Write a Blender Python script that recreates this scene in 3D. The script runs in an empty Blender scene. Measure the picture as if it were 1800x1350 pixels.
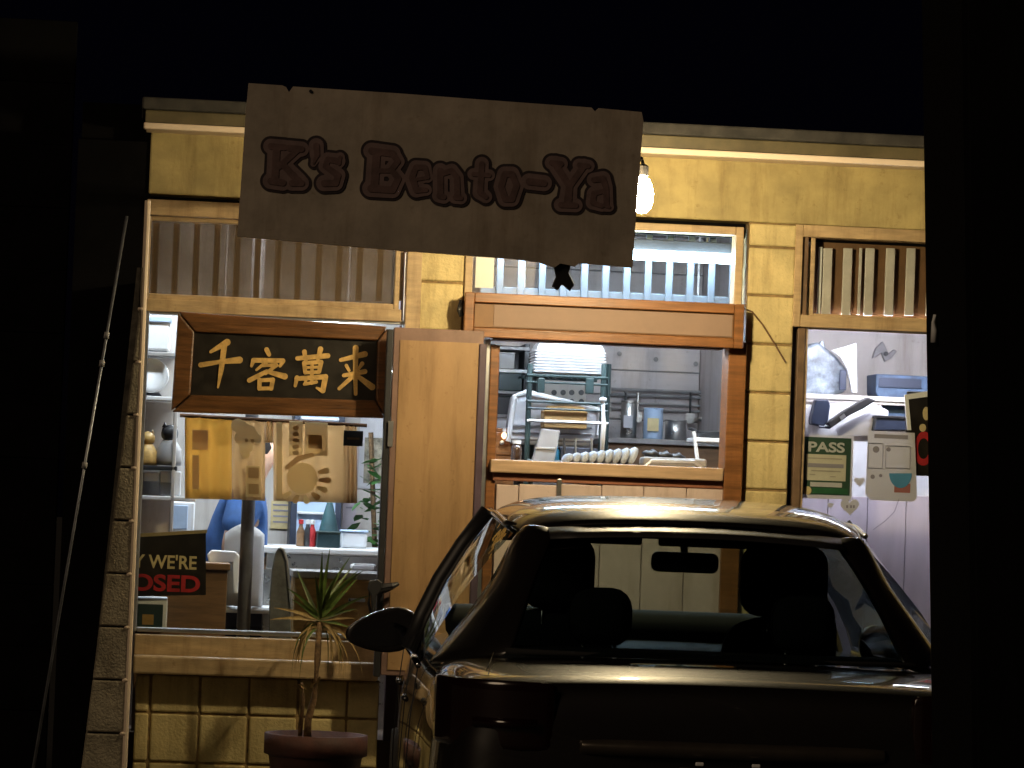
import bpy, bmesh, math, random
import numpy as np
from mathutils import Vector, Matrix
random.seed(7)
R = math.radians
S = bpy.context.scene
COL = S.collection
# ------------------------------------------------------------------ camera
F, DW, EYE = 6100.0, 14.2, 1.45
YAW, PITCH, ROLL = R(6.0), math.atan(210 / F), R(2.2)
CAM = Vector((-DW * math.tan(YAW), -DW, EYE))
fwd = Vector((math.sin(YAW) * math.cos(PITCH), math.cos(YAW) * math.cos(PITCH), math.sin(PITCH)))
r0 = fwd.cross(Vector((0, 0, 1))).normalized()
u0 = r0.cross(fwd).normalized()
RT = r0 * math.cos(ROLL) + u0 * math.sin(ROLL)
UP = u0 * math.cos(ROLL) - r0 * math.sin(ROLL)
cd = bpy.data.cameras.new('camera')
cd.sensor_width = 36; cd.lens = 36 * F / 1800; cd.clip_end = 500; cd.clip_start = 0.1
co = bpy.data.objects.new('camera', cd); COL.objects.link(co)
M = Matrix((RT, UP, -fwd)).transposed().to_4x4(); M.translation = CAM
co.matrix_world = M
S.camera = co
# ------------------------------------------------------------------ world, night light, exposure
w = bpy.data.worlds.new('World'); S.world = w; w.use_nodes = True
nt = w.node_tree
bg = nt.nodes['Background']
sky = nt.nodes.new('ShaderNodeTexSky'); sky.sky_type = 'NISHITA'; sky.sun_disc = False
SUN_EL, SUN_AZ = R(30), R(200)
sky.sun_elevation = SUN_EL; sky.sun_rotation = SUN_AZ
tn = nt.nodes.new('ShaderNodeMix'); tn.data_type = 'RGBA'; tn.blend_type = 'MULTIPLY'; tn.inputs[0].default_value = 1; tn.inputs[7].default_value = (.55, .38, .95, 1)
nt.links.new(sky.outputs[0], tn.inputs[6]); nt.links.new(tn.outputs[2], bg.inputs[0]); bg.inputs[1].default_value = 0.00016
sl = bpy.data.lights.new('night_glow', 'SUN'); sl.energy = 0.46; sl.angle = R(25); sl.color = (1, .74, .48)
so = bpy.data.objects.new('night_glow', sl); COL.objects.link(so)
so.rotation_euler = Vector((0.66, 0.58, -0.48)).to_track_quat('-Z', 'Y').to_euler()
S.view_settings.view_transform = 'Standard'; S.view_settings.look = 'None'
S.view_settings.exposure = 0.0; S.view_settings.gamma = 1
S.render.engine = 'CYCLES'
S.cycles.max_bounces = 10; S.cycles.transparent_max_bounces = 24; S.cycles.caustics_reflective = False
S.cycles.caustics_refractive = False

# ------------------------------------------------------------------ helpers
def W(px, py, Y=0.0):
    """photo pixel -> point on the vertical plane y = Y"""
    d = fwd + RT * ((px - 900) / F) + UP * ((675 - py) / F)
    return CAM + d * ((Y - CAM.y) / d.y)

def rect(px0, py0, px1, py1, Y=0.0):
    my, mx = (py0 + py1) / 2, (px0 + px1) / 2
    return W(px0, my, Y).x, W(px1, my, Y).x, W(mx, py1, Y).z, W(mx, py0, Y).z

MATS = {}
def mat(name, col, rough=.6, metal=0., vary=.12, scale=9., bump=0., bscale=60., coat=0., spec=.5, emit=None, estr=0., alpha=1., trans=0., stretch=None, col2=None, sub=0., grime=0.):
    if name in MATS: return MATS[name]
    m = bpy.data.materials.new(name); m.use_nodes = True
    n, l = m.node_tree.nodes, m.node_tree.links
    b = n['Principled BSDF']
    b.inputs['Roughness'].default_value = rough; b.inputs['Metallic'].default_value = metal
    b.inputs['Coat Weight'].default_value = coat; b.inputs['Coat Roughness'].default_value = .04
    b.inputs['Specular IOR Level'].default_value = spec
    b.inputs['Transmission Weight'].default_value = trans
    b.inputs['Alpha'].default_value = alpha
    if sub: b.inputs['Subsurface Weight'].default_value = sub; b.inputs['Subsurface Scale'].default_value = .01
    c = (*col, 1)
    c2 = (*(col2 if col2 else [max(0, x * (1 - 2.2 * vary)) for x in col]), 1)
    tc = n.new('ShaderNodeNewGeometry'); mp = n.new('ShaderNodeMapping')
    if stretch: mp.inputs['Scale'].default_value = stretch
    l.new(tc.outputs['Position'], mp.inputs['Vector'])
    if vary or col2:
        nz = n.new('ShaderNodeTexNoise'); nz.inputs['Scale'].default_value = scale; nz.inputs['Detail'].default_value = 7; nz.inputs['Roughness'].default_value = .65
        l.new(mp.outputs[0], nz.inputs['Vector'])
        rp = n.new('ShaderNodeValToRGB'); rp.color_ramp.elements[0].position = .36; rp.color_ramp.elements[1].position = .66
        rp.color_ramp.elements[0].color = c2; rp.color_ramp.elements[1].color = c
        l.new(nz.outputs['Fac'], rp.inputs[0]); last = rp.outputs[0]
        if grime:
            for sc, lo, hi in (((9, 9, 1.1), .50, .72), ((26, 26, 26), .60, .75)):
                m3 = n.new('ShaderNodeMapping'); m3.inputs['Scale'].default_value = sc; l.new(tc.outputs['Position'], m3.inputs['Vector'])
                n3 = n.new('ShaderNodeTexNoise'); n3.inputs['Scale'].default_value = 1; n3.inputs['Detail'].default_value = 9; n3.inputs['Roughness'].default_value = .7
                l.new(m3.outputs[0], n3.inputs['Vector'])
                r3 = n.new('ShaderNodeMapRange'); r3.inputs[1].default_value = lo; r3.inputs[2].default_value = hi; r3.inputs[3].default_value = 0; r3.inputs[4].default_value = grime
                l.new(n3.outputs['Fac'], r3.inputs[0])
                mx3 = n.new('ShaderNodeMix'); mx3.data_type = 'RGBA'; mx3.blend_type = 'MULTIPLY'; mx3.inputs[7].default_value = (.42, .33, .24, 1)
                l.new(r3.outputs[0], mx3.inputs[0]); l.new(last, mx3.inputs[6]); last = mx3.outputs[2]
        l.new(last, b.inputs['Base Color'])
        mr = n.new('ShaderNodeMapRange'); mr.inputs[3].default_value = max(0, rough - .08); mr.inputs[4].default_value = min(1, rough + .1)
        l.new(nz.outputs['Fac'], mr.inputs[0]); l.new(mr.outputs[0], b.inputs['Roughness'])
    else:
        b.inputs['Base Color'].default_value = c
    if bump:
        n2 = n.new('ShaderNodeTexNoise'); n2.inputs['Scale'].default_value = bscale; n2.inputs['Detail'].default_value = 5
        l.new(mp.outputs[0], n2.inputs['Vector'])
        bp = n.new('ShaderNodeBump'); bp.inputs['Strength'].default_value = bump; bp.inputs['Distance'].default_value = .01
        l.new(n2.outputs['Fac'], bp.inputs['Height']); l.new(bp.outputs[0], b.inputs['Normal'])
    if emit:
        b.inputs['Emission Color'].default_value = (*emit, 1); b.inputs['Emission Strength'].default_value = estr
    MATS[name] = m
    return m

def glass(name, tint=(1, 1, 1), refl=1.0, dust=0.0, dustcol=(.5, .45, .35)):
    """thin pane: see-through with real Fresnel reflection (and some dust)"""
    if name in MATS: return MATS[name]
    m = bpy.data.materials.new(name); m.use_nodes = True
    n, l = m.node_tree.nodes, m.node_tree.links
    n.remove(n['Principled BSDF']); out = n['Material Output']
    tr = n.new('ShaderNodeBsdfTransparent'); tr.inputs[0].default_value = (*tint, 1)
    gl = n.new('ShaderNodeBsdfGlossy'); gl.inputs['Roughness'].default_value = .015
    fr = n.new('ShaderNodeLayerWeight'); fr.inputs[0].default_value = .5
    pw = n.new('ShaderNodeMath'); pw.operation = 'POWER'; pw.inputs[1].default_value = 5
    l.new(fr.outputs['Facing'], pw.inputs[0])
    ml = n.new('ShaderNodeMath'); ml.operation = 'MULTIPLY_ADD'; ml.inputs[1].default_value = .955 * refl; ml.inputs[2].default_value = .045 * refl
    l.new(pw.outputs[0], ml.inputs[0])
    mx = n.new('ShaderNodeMixShader'); l.new(ml.outputs[0], mx.inputs[0]); l.new(tr.outputs[0], mx.inputs[1]); l.new(gl.outputs[0], mx.inputs[2])
    last = mx
    if dust:
        df = n.new('ShaderNodeBsdfDiffuse'); df.inputs[0].default_value = (*dustcol, 1)
        tc = n.new('ShaderNodeTexCoord'); nz = n.new('ShaderNodeTexNoise'); nz.inputs['Scale'].default_value = 5; nz.inputs['Detail'].default_value = 8
        l.new(tc.outputs['Object'], nz.inputs['Vector'])
        mr = n.new('ShaderNodeMapRange'); mr.inputs[1].default_value = .3; mr.inputs[2].default_value = .75; mr.inputs[3].default_value = dust * .75; mr.inputs[4].default_value = min(.97, dust * 1.15)
        l.new(nz.outputs['Fac'], mr.inputs[0])
        m2 = n.new('ShaderNodeMixShader'); l.new(mr.outputs[0], m2.inputs[0]); l.new(last.outputs[0], m2.inputs[1]); l.new(df.outputs[0], m2.inputs[2]); last = m2
    l.new(last.outputs[0], out.inputs[0])
    MATS[name] = m
    return m

def emis(name, col, s):
    if name in MATS: return MATS[name]
    m = bpy.data.materials.new(name); m.use_nodes = True
    n, l = m.node_tree.nodes, m.node_tree.links
    n.remove(n['Principled BSDF'])
    e = n.new('ShaderNodeEmission'); e.inputs[0].default_value = (*col, 1); e.inputs[1].default_value = s
    l.new(e.outputs[0], n['Material Output'].inputs[0])
    MATS[name] = m
    return m

def obj(name, me, m=None, parent=None, smooth=False):
    if isinstance(me, bmesh.types.BMesh):
        b = me; me = bpy.data.meshes.new(name); b.to_mesh(me); b.free()
    if m is not None:
        me.materials.clear(); me.materials.append(m)
    if smooth:
        for p in me.polygons: p.use_smooth = True
    o = bpy.data.objects.new(name, me); COL.objects.link(o)
    if parent is not None: setpar(o, parent)
    return o

def setpar(o, p):
    o.parent = p
    v = Vector((0, 0, 0)); q = p
    mw = Matrix.Identity(4)
    chain = []
    while q is not None: chain.append(q); q = q.parent
    for q in reversed(chain): mw = mw @ q.matrix_parent_inverse @ q.matrix_basis
    o.matrix_parent_inverse = mw.inverted()

def thing(name, label, cat, loc=(0, 0, 0), group=None):
    o = bpy.data.objects.new(name, None); COL.objects.link(o); o.location = loc; o.empty_display_size = .05
    return tag(o, label, cat, group)

def tag(o, label, cat, group=None):
    o['label'] = label; o['category'] = cat
    if group: o['group'] = group
    return o

def struct(o): o['kind'] = 'structure'; return o

def bmbox(x0, x1, y0, y1, z0, z1, bev=0.0, seg=2, bm=None):
    b = bmesh.new()
    r = bmesh.ops.create_cube(b, size=1)
    for v in b.verts:
        v.co = Vector(((x0 + x1) / 2 + v.co.x * (x1 - x0), (y0 + y1) / 2 + v.co.y * (y1 - y0), (z0 + z1) / 2 + v.co.z * (z1 - z0)))
    if bev:
        bmesh.ops.bevel(b, geom=list(b.edges), offset=bev, segments=seg, profile=.5, affect='EDGES')
    if bm is None: return b
    me = bpy.data.meshes.new('t'); b.to_mesh(me); b.free(); bm.from_mesh(me); bpy.data.meshes.remove(me)
    return bm

def box(name, x0, x1, y0, y1, z0, z1, m, parent=None, bev=.004, seg=2):
    return obj(name, bmbox(min(x0, x1), max(x0, x1), min(y0, y1), max(y0, y1), min(z0, z1), max(z0, z1), bev, seg), m, parent)

def pbox(name, px0, py0, px1, py1, Y, depth, m, parent=None, bev=.004, seg=2):
    """box whose front face covers a pixel rectangle on plane Y and goes back by depth"""
    x0, x1, z0, z1 = rect(px0, py0, px1, py1, Y)
    return box(name, x0, x1, Y, Y + depth, z0, z1, m, parent, min(bev, abs(x1 - x0) * .3, abs(z1 - z0) * .3, depth * .3), seg)

def lathe(prof, n=24, c=(0, 0, 0), axis='Z', bm=None):
    """prof: list of (r, h)"""
    b = bm or bmesh.new(); rings = []
    for r, h in prof:
        ring = []
        for i in range(n):
            a = 2 * math.pi * i / n
            p = (r * math.cos(a), r * math.sin(a), h)
            if axis == 'X': p = (p[2], p[0], p[1])
            if axis == 'Y': p = (p[0], p[2], p[1])
            ring.append(b.verts.new((c[0] + p[0], c[1] + p[1], c[2] + p[2])))
        rings.append(ring)
    for a, d in zip(rings, rings[1:]):
        for i in range(n):
            b.faces.new((a[i], a[(i + 1) % n], d[(i + 1) % n], d[i]))
    for ring in (rings[0], rings[-1]):
        try: b.faces.new(ring)
        except Exception: pass
    bmesh.ops.recalc_face_normals(b, faces=b.faces)
    return b

def tube(pts, r, n=8, bm=None):
    b = bm or bmesh.new(); rings = []
    pts = [Vector(p) for p in pts]
    rr = r if isinstance(r, (list, tuple)) else [r] * len(pts)
    for i, p in enumerate(pts):
        t = (pts[min(i + 1, len(pts) - 1)] - pts[max(i - 1, 0)]).normalized()
        a = t.cross(Vector((0, 0, 1)))
        if a.length < .05: a = t.cross(Vector((0, 1, 0)))
        a.normalize(); c = t.cross(a).normalized()
        rings.append([b.verts.new(p + a * rr[i] * math.cos(2 * math.pi * k / n) + c * rr[i] * math.sin(2 * math.pi * k / n)) for k in range(n)])
    for a, d in zip(rings, rings[1:]):
        for k in range(n): b.faces.new((a[k], a[(k + 1) % n], d[(k + 1) % n], d[k]))
    b.faces.new(rings[0]); b.faces.new(rings[-1])
    bmesh.ops.recalc_face_normals(b, faces=b.faces)
    return b

def prism(poly, Y, depth, bev=0):
    """poly: list of pixel points on plane Y, extruded back"""
    b = bmesh.new()
    vs = [b.verts.new(W(x, y, Y)) for x, y in poly]
    f = b.faces.new(vs)
    r = bmesh.ops.extrude_face_region(b, geom=[f])
    for v in [g for g in r['geom'] if isinstance(g, bmesh.types.BMVert)]: v.co.y += depth
    bmesh.ops.recalc_face_normals(b, faces=b.faces)
    if bev: bmesh.ops.bevel(b, geom=list(b.edges), offset=bev, segments=2, profile=.5, affect='EDGES')
    return b

def ellipse(cx, cy, rx, ry, n=20, a0=0, a1=360):
    return [(cx + rx * math.cos(R(a0 + (a1 - a0) * i / (n if a1 - a0 == 360 else n - 1))), cy - ry * math.sin(R(a0 + (a1 - a0) * i / (n if a1 - a0 == 360 else n - 1)))) for i in range(n)]

def sdf_mesh(name, strokes, grow, Y, m, parent, cell=1.6, thick=.003):
    """brush or stencil strokes (pixel capsules x0,y0,x1,y1,r0,r1) -> flat outline mesh on plane Y"""
    A = np.array(strokes, float)
    x0 = min(A[:, 0].min(), A[:, 2].min()) - 40; x1 = max(A[:, 0].max(), A[:, 2].max()) + 40
    y0 = min(A[:, 1].min(), A[:, 3].min()) - 40; y1 = max(A[:, 1].max(), A[:, 3].max()) + 40
    gx = np.arange(x0, x1, cell); gy = np.arange(y0, y1, cell)
    PX, PY = np.meshgrid(gx, gy)
    D = np.full(PX.shape, 1e9)
    for ax, ay, bx, by, ra, rb in strokes:
        dx, dy = bx - ax, by - ay; q = dx * dx + dy * dy + 1e-9
        t = np.clip(((PX - ax) * dx + (PY - ay) * dy) / q, 0, 1)
        D = np.minimum(D, np.hypot(PX - ax - t * dx, PY - ay - t * dy) - (ra + (rb - ra) * t))
    D -= grow
    b = bmesh.new(); cache = {}
    def vert(x, y):
        k = (round(x, 3), round(y, 3))
        if k not in cache: cache[k] = b.verts.new(W(x, y, Y))
        return cache[k]
    ys, xs = np.where((D[:-1, :-1] < 0) | (D[1:, :-1] < 0) | (D[:-1, 1:] < 0) | (D[1:, 1:] < 0))
    for j, i in zip(ys, xs):
        cs = [(gx[i], gy[j], D[j, i]), (gx[i + 1], gy[j], D[j, i + 1]), (gx[i + 1], gy[j + 1], D[j + 1, i + 1]), (gx[i], gy[j + 1], D[j + 1, i])]
        pl = []
        for k in range(4):
            a, c = cs[k], cs[(k + 1) % 4]
            if a[2] < 0: pl.append((a[0], a[1]))
            if (a[2] < 0) != (c[2] < 0):
                t = a[2] / (a[2] - c[2]); t = min(max(t, .02), .98)
                pl.append((a[0] + (c[0] - a[0]) * t, a[1] + (c[1] - a[1]) * t))
        if len(pl) > 2:
            try: b.faces.new([vert(*p) for p in pl])
            except ValueError: pass
    bmesh.ops.dissolve_limit(b, angle_limit=.01, verts=b.verts, edges=b.edges)
    r = bmesh.ops.extrude_face_region(b, geom=list(b.faces))
    for v in [g for g in r['geom'] if isinstance(g, bmesh.types.BMVert)]: v.co.y += thick
    bmesh.ops.recalc_face_normals(b, faces=b.faces)
    return obj(name, b, m, parent)

def text(name, s, px, py, h_px, Y, m, parent, width_px=None, bold=.0, thick=.001, shear=0.):
    """flat lettering centred on a pixel"""
    c = bpy.data.curves.new(name, 'FONT'); c.body = s; c.align_x = 'CENTER'; c.align_y = 'CENTER'
    c.offset = bold; c.size = 1; c.shear = shear; c.extrude = 0
    o = bpy.data.objects.new(name, c); COL.objects.link(o)
    dg = bpy.context.evaluated_depsgraph_get()
    me = bpy.data.meshes.new_from_object(o.evaluated_get(dg))
    bpy.data.objects.remove(o); bpy.data.curves.remove(c)
    V = [v.co.copy() for v in me.vertices]
    xs = [v.x for v in V]; ys = [v.y for v in V]
    cx, cy = (min(xs) + max(xs)) / 2, (min(ys) + max(ys)) / 2
    P0 = W(px, py, Y); sc = (W(px, py - h_px / 2, Y).z - W(px, py + h_px / 2, Y).z) / (max(ys) - min(ys))
    sx = sc
    if width_px: sx = (W(px + width_px / 2, py, Y).x - W(px - width_px / 2, py, Y).x) / (max(xs) - min(xs))
    for v in me.vertices:
        v.co = Vector((P0.x + (v.co.x - cx) * sx, Y, P0.z + (v.co.y - cy) * sc))
    return obj(name, me, m, parent)

# ------------------------------------------------------------------ materials
m_asph = mat('asphalt', (.05, .05, .052), .85, vary=.3, scale=40, bump=.5, bscale=220)
m_walk = mat('concrete_walk', (.27, .26, .24), .85, vary=.18, scale=6, bump=.3, bscale=150)
m_block = mat('painted_block', (.70, .56, .26), .62, grime=.75, vary=.15, scale=5, bump=.35, bscale=90)
m_mortar = mat('painted_mortar', (.33, .22, .09), .8, vary=.25, scale=20, bump=.4)
m_greyblock = mat('bare_block', (.36, .31, .22), .9, grime=.7, vary=.22, scale=9, bump=.6, bscale=110)
m_greymortar = mat('bare_mortar', (.16, .14, .11), .9, vary=.3, scale=20)
m_plaster = mat('plaster_band', (.49, .39, .165), .68, grime=.7, vary=.18, scale=4, bump=.12, bscale=60)
m_trim = mat('tan_trim', (.54, .385, .21), .5, grime=.7, vary=.15, scale=10, stretch=(.6, 1, 3), bump=.1)
m_fasc = mat('fascia_paint', (.12, .095, .045), .6, vary=.2, scale=6)
m_soffit = mat('soffit_paint', (.82, .66, .50), .5, vary=.06, scale=5)
m_roof = mat('roofing', (.05, .045, .04), .9, vary=.3)
m_orange = mat('orange_wood', (.31, .125, .036), .38, grime=.4, vary=.22, scale=7, stretch=(.5, 1, 7), bump=.12, bscale=30)
m_darkwood = mat('dark_wood', (.17, .072, .022), .34, vary=.28, scale=9, stretch=(.6, 1, 6), bump=.2, bscale=25)
m_black = mat('black_lacquer', (.020, .016, .012), .35, vary=.25, scale=20)
m_gold = mat('gold_paint', (.70, .44, .14), .45, vary=.2, scale=30)
m_board = mat('sign_board', (.54, .46, .37), .75, grime=.45, vary=.14, scale=5, bump=.1, bscale=40)
m_ink = mat('sign_outline', (.045, .03, .035), .7, vary=.2)
m_fill = mat('sign_letter', (.25, .17, .165), .7, vary=.12, scale=18)
m_core = mat('sign_letter_core', (.19, .115, .11), .7, vary=.2, scale=18)
m_white = mat('white_plastic', (.80, .81, .82), .35, vary=.04)
m_bar = mat('white_bar', (.74, .74, .76), .45, vary=.08, scale=20)
def translucent(name, col, f=.5):
    m = bpy.data.materials.new(name); m.use_nodes = True
    n, l = m.node_tree.nodes, m.node_tree.links
    n.remove(n['Principled BSDF'])
    d = n.new('ShaderNodeBsdfDiffuse'); t = n.new('ShaderNodeBsdfTranslucent'); x = n.new('ShaderNodeMixShader')
    d.inputs[0].default_value = (*col, 1); t.inputs[0].default_value = (*col, 1); x.inputs[0].default_value = f
    l.new(d.outputs[0], x.inputs[1]); l.new(t.outputs[0], x.inputs[2]); l.new(x.outputs[0], n['Material Output'].inputs[0])
    return m
m_bar = mat('white_bar_paint', (.15, .19, .26), .45, vary=.06, scale=20)
m_alu = mat('aluminium', (.62, .63, .65), .3, metal=.9, vary=.08)
m_kwall = mat('kitchen_siding', (.58, .53, .53), .55, grime=.6, vary=.07, scale=5, stretch=(.5, 1, 3))
m_room = mat('room_wall', (.60, .56, .52), .7, grime=.5, vary=.06, scale=4)
m_ceil = mat('ceiling_paint', (.66, .63, .60), .8, vary=.05)
m_rfloor = mat('room_floor', (.20, .14, .10), .5, vary=.2)
m_counter = mat('counter_wood', (.62, .42, .26), .4, vary=.14, scale=8, stretch=(.5, 1, 5))
m_tile = mat('pale_panel', (.66, .52, .47), .45, grime=.5, vary=.06, scale=6)
m_counter_shade = mat('counter_shade_red', (.34, .13, .07), .5, vary=.15)
m_dgreen = mat('dark_green_rack', (.025, .05, .05), .4, vary=.15)
m_dark = mat('dark_plastic', (.022, .022, .025), .45, vary=.1)
m_steel = mat('steel', (.55, .54, .52), .28, metal=.95, vary=.12, scale=14)
m_card = mat('cardboard', (.42, .25, .09), .8, vary=.1)
m_blue = mat('pale_blue', (.45, .58, .78), .55, vary=.08)
m_cloth = mat('blue_towel', (.50, .58, .72), .9, vary=.15, scale=30, bump=.4, bscale=200)
m_grey = mat('mid_grey', (.32, .31, .31), .55, vary=.12)
m_brown = mat('brown_cabinet', (.22, .12, .055), .5, vary=.2, scale=8, stretch=(.6, 1, 5))
m_goldwood = mat('gold_cabinet', (.46, .27, .08), .5, vary=.16, scale=8, stretch=(.6, 1, 5))
m_noren = translucent('noren_gold', (.78, .55, .22), .6)
m_norenc = translucent('noren_cream', (.74, .58, .38), .6)
m_norenp = translucent('noren_print', (.64, .49, .32), .6)
m_norenw = translucent('noren_pale', (.84, .74, .55), .6)
m_paper = translucent('paper', (.78, .77, .80), .4)
m_green = mat('placard_green', (.035, .085, .055), .5, vary=.12)
m_red = mat('sign_red', (.55, .02, .025), .6, vary=.2)
m_cream = mat('sign_cream', (.72, .58, .30), .6, vary=.15)
m_lilac = mat('lilac_board', (.56, .50, .56), .5, vary=.06, scale=5, stretch=(3, 1, .5))
m_navy = mat('navy', (.02, .03, .06), .5, vary=.1)
m_bluebox = mat('blue_box', (.06, .11, .20), .5, vary=.25, scale=16)
m_ink2 = mat('print_grey', (.30, .28, .33), .8, vary=.0)
m_terra = mat('terracotta', (.075, .024, .016), .7, vary=.2, scale=12, bump=.15)
m_soil = mat('potting_soil', (.10, .055, .025), .95, vary=.4, scale=60, bump=.8)
m_leaf = mat('yucca_leaf', (.10, .16, .03), .42, vary=.25, scale=25, sub=.05)
m_dry = mat('yucca_dry_leaf', (.42, .29, .11), .6, vary=.25, scale=25)
m_stem = mat('yucca_stem', (.22, .13, .06), .85, vary=.3, scale=40, bump=.6)
m_skin = mat('skin', (.55, .33, .22), .5, vary=.05, sub=.1)
m_shirt = mat('blue_shirt', (.035, .10, .28), .85, vary=.15, scale=20)
m_trouser = mat('dark_trousers', (.04, .04, .06), .85)
m_hair = mat('dark_hair', (.02, .015, .012), .5)
m_door = mat('door_panel', (.40, .245, .115), .42, grime=.65, vary=.12, scale=5, stretch=(1, 1, .3))
m_doorf = mat('door_frame', (.24, .15, .12), .35, vary=.12)
m_doore = mat('door_edge', (.09, .06, .085), .4, vary=.1)
m_pane = glass('window_glass', (.97, .98, .97))
m_dusty = glass('dusty_glass', (.80, .74, .66), dust=.62, dustcol=(.12, .088, .058))
m_carglass = glass('car_glass', (.40, .49, .52))
m_paint = mat('car_paint', (.008, .006, .006), .4, vary=0, coat=1.0)
m_rubber = mat('rubber', (.015, .015, .016), .75, vary=.1)
m_seat = mat('seat_cloth', (.012, .012, .013), .9, vary=.15)
m_lamp = mat('tail_lamp_red', (.010, .002, .002), .2, coat=1, vary=0)
m_chrome = mat('chrome', (.7, .7, .7), .12, metal=1, vary=0)
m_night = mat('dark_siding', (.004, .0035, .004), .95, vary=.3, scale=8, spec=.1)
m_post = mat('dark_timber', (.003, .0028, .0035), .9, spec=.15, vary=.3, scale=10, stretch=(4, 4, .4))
m_tubeglow = emis('tube_glow', (.58, .82, 1.0), 60)
m_roomglow = emis('room_tube_glow', (.78, .88, 1.0), 230)
m_fillglow = emis('fill_tube_glow', (.74, .86, 1.0), 120)
m_storeglow = emis('store_tube_glow', (.80, .82, 1.0), 210)
m_bulb = emis('bulb_glow', (1.0, .80, .46), 1130)

# ------------------------------------------------------------------ ground
bm = bmesh.new()
g = 150
for v in ((-g, -g, 0), (g, -g, 0), (g, g, 0), (-g, g, 0)): bm.verts.new(v)
bm.faces.new(bm.verts)
struct(obj('ground', bm, m_asph))
xL, xR = W(140, 1000, 0).x, 3.1
wk = struct(box('pavement', xL - 3, xR + 2, -.55, 0.3, -.05, .12, m_walk, bev=.012))
for i in range(2):
    x = -.3 + i * 2.75
    t = thing('wheel_stop', 'low concrete wheel stop on the asphalt ' + ('under the parked car' if i == 0 else 'beyond the dark timber post'), 'wheel stop', (x, -.95, 0))
    b = prism([(0, 0), (1, 0), (1, 1)], 0, .1); b.free()
    box('bar', x - .2, x + 1.4, -1.03, -.88, .004, .10, m_walk, t, bev=.03)
    for dx in (0, 1.2):
        obj('bolt', lathe([(.0, .10), (.018, .10), (.018, .108), (.0, .108)], 10, (x + dx, -.955, 0)), m_steel, t)

# ------------------------------------------------------------------ the shop
shop = thing('shop_building', 'small yellow painted block shop with lit windows and a dark flat roof', 'building', (0, 0, 0))
FL = .45            # inside floor height
blk = {}
def block_mesh(wd, ht, dp, m, bev=.007):
    k = (round(wd, 3), round(ht, 3), round(dp, 3), m.name)
    if k not in blk:
        b = bmbox(-wd / 2, wd / 2, 0, dp, -ht / 2, ht / 2, bev, 2)
        me = bpy.data.meshes.new('block'); b.to_mesh(me); b.free(); me.materials.append(m); blk[k] = me
    return blk[k]

def block_wall(name, x0, x1, z0, z1, Y, m, mm, bw=.2, bh=.2, back=.18, xoff=0, zoff=0, dp=.05):
    part = box(name, x0 + .004, x1 - .004, Y + .010, Y + back, z0, z1, mm, shop, bev=0)
    zs = [z0] + [z for z in np.arange(z0 - bh + zoff % bh, z1, bh) if z > z0 + .02 and z < z1 - .02] + [z1]
    xs = [x0] + [x for x in np.arange(x0 - bw + xoff % bw, x1, bw) if x > x0 + .02 and x < x1 - .02] + [x1]
    for za, zb in zip(zs, zs[1:]):
        for xa, xb in zip(xs, xs[1:]):
            o = bpy.data.objects.new('block', block_mesh(xb - xa - .010, zb - za - .010, dp, m)); COL.objects.link(o)
            o.location = ((xa + xb) / 2 + random.uniform(-.001, .001), Y + random.uniform(0, .004), (za + zb) / 2)
            o.rotation_euler = (random.uniform(-.006, .006), 0, random.uniform(-.006, .006))
            setpar(o, part)
    return part

Ztop = W(1350, 392, 0).z
# pier right of the serving window: the top block is a short one
px0, px1 = W(1308, 640, 0).x, W(1394, 640, 0).x
zj = W(1350, 605, 0).z
block_wall('pier', px0, px1, .12, Ztop, 0, m_block, m_mortar, bw=1, bh=W(1350, 605, 0).z - W(1350, 690.5, 0).z, zoff=zj - .12)
# pier left of the serving window, partly behind the door
qx0, qx1 = W(731, 520, 0).x, W(816, 520, 0).x
block_wall('pier', qx0, qx1, .12, Ztop, 0, m_block, m_mortar, bw=1, bh=.2, zoff=W(775, 496, 0).z - .12)
# low walls under the windows
sx0, sx1 = W(236, 1230, 0).x, W(668, 1230, 0).x
zs_ = W(440, 1190, 0).z
block_wall('low_wall', sx0, sx1, .12, zs_, 0, m_block, m_mortar, xoff=W(350, 1255, 0).x - sx0, zoff=W(350, 1255, 0).z - .12)
rx0, rx1 = W(1396, 900, 0).x, 3.05
block_wall('low_wall', rx0, rx1, .12, FL + .35, 0, m_block, m_mortar)
# outer right end pier (behind the dark post)
block_wall('pier', rx1 - .35, rx1, FL + .35, Ztop, -.004, m_block, m_mortar)

# plaster band above the windows, soffit, fascia, roof
fx0 = W(262, 320, 0).x
zb0, zb1 = Ztop, W(1350, 268, 0).z
box('plaster_band', fx0, rx1, -.015, .2, zb0, zb1 + .1, m_plaster, shop, bev=.006)
box('light_blocker', W(110, 900, 0).x + .01, rx1 - .11, .105, .125, zb0 - .06, zb1 + .08, m_night, shop, bev=0)  # added hidden board, blocks room light leaking above the window frames
for pa_, pb_, nmz in ((698, 736, 0), (808, 838, 0), (1294, 1314, 0), (1388, 1412, 0)):
    box('leak_blocker', W(pa_, 700, .13).x, W(pb_, 700, .13).x, .141, .198, FL, zb0 - .061, m_doore, shop, bev=0)  # added strips behind the frames, block light leaking through the side gaps
YF = -.30
zfa = W(1350, 279, YF).z; zfb = W(1350, 247, YF).z
box('soffit', fx0 - .02, rx1 + .05, YF + .03, -.016, zfa + .012, zfa + .03, m_soffit, shop, bev=.002)
box('drip_edge', fx0 - .03, rx1 + .06, YF - .018, YF + .029, zfa - .004, zfa + .022, m_soffit, shop, bev=.006)
box('fascia_board', fx0 - .025, rx1 + .055, YF, YF + .028, zfa + .023, zfb, m_fasc, shop, bev=.004)
box('roof', fx0 - .04, rx1 + .08, YF - .02, 3.6, zfb + .002, zfb + .05, m_roof, shop, bev=.008)
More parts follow.
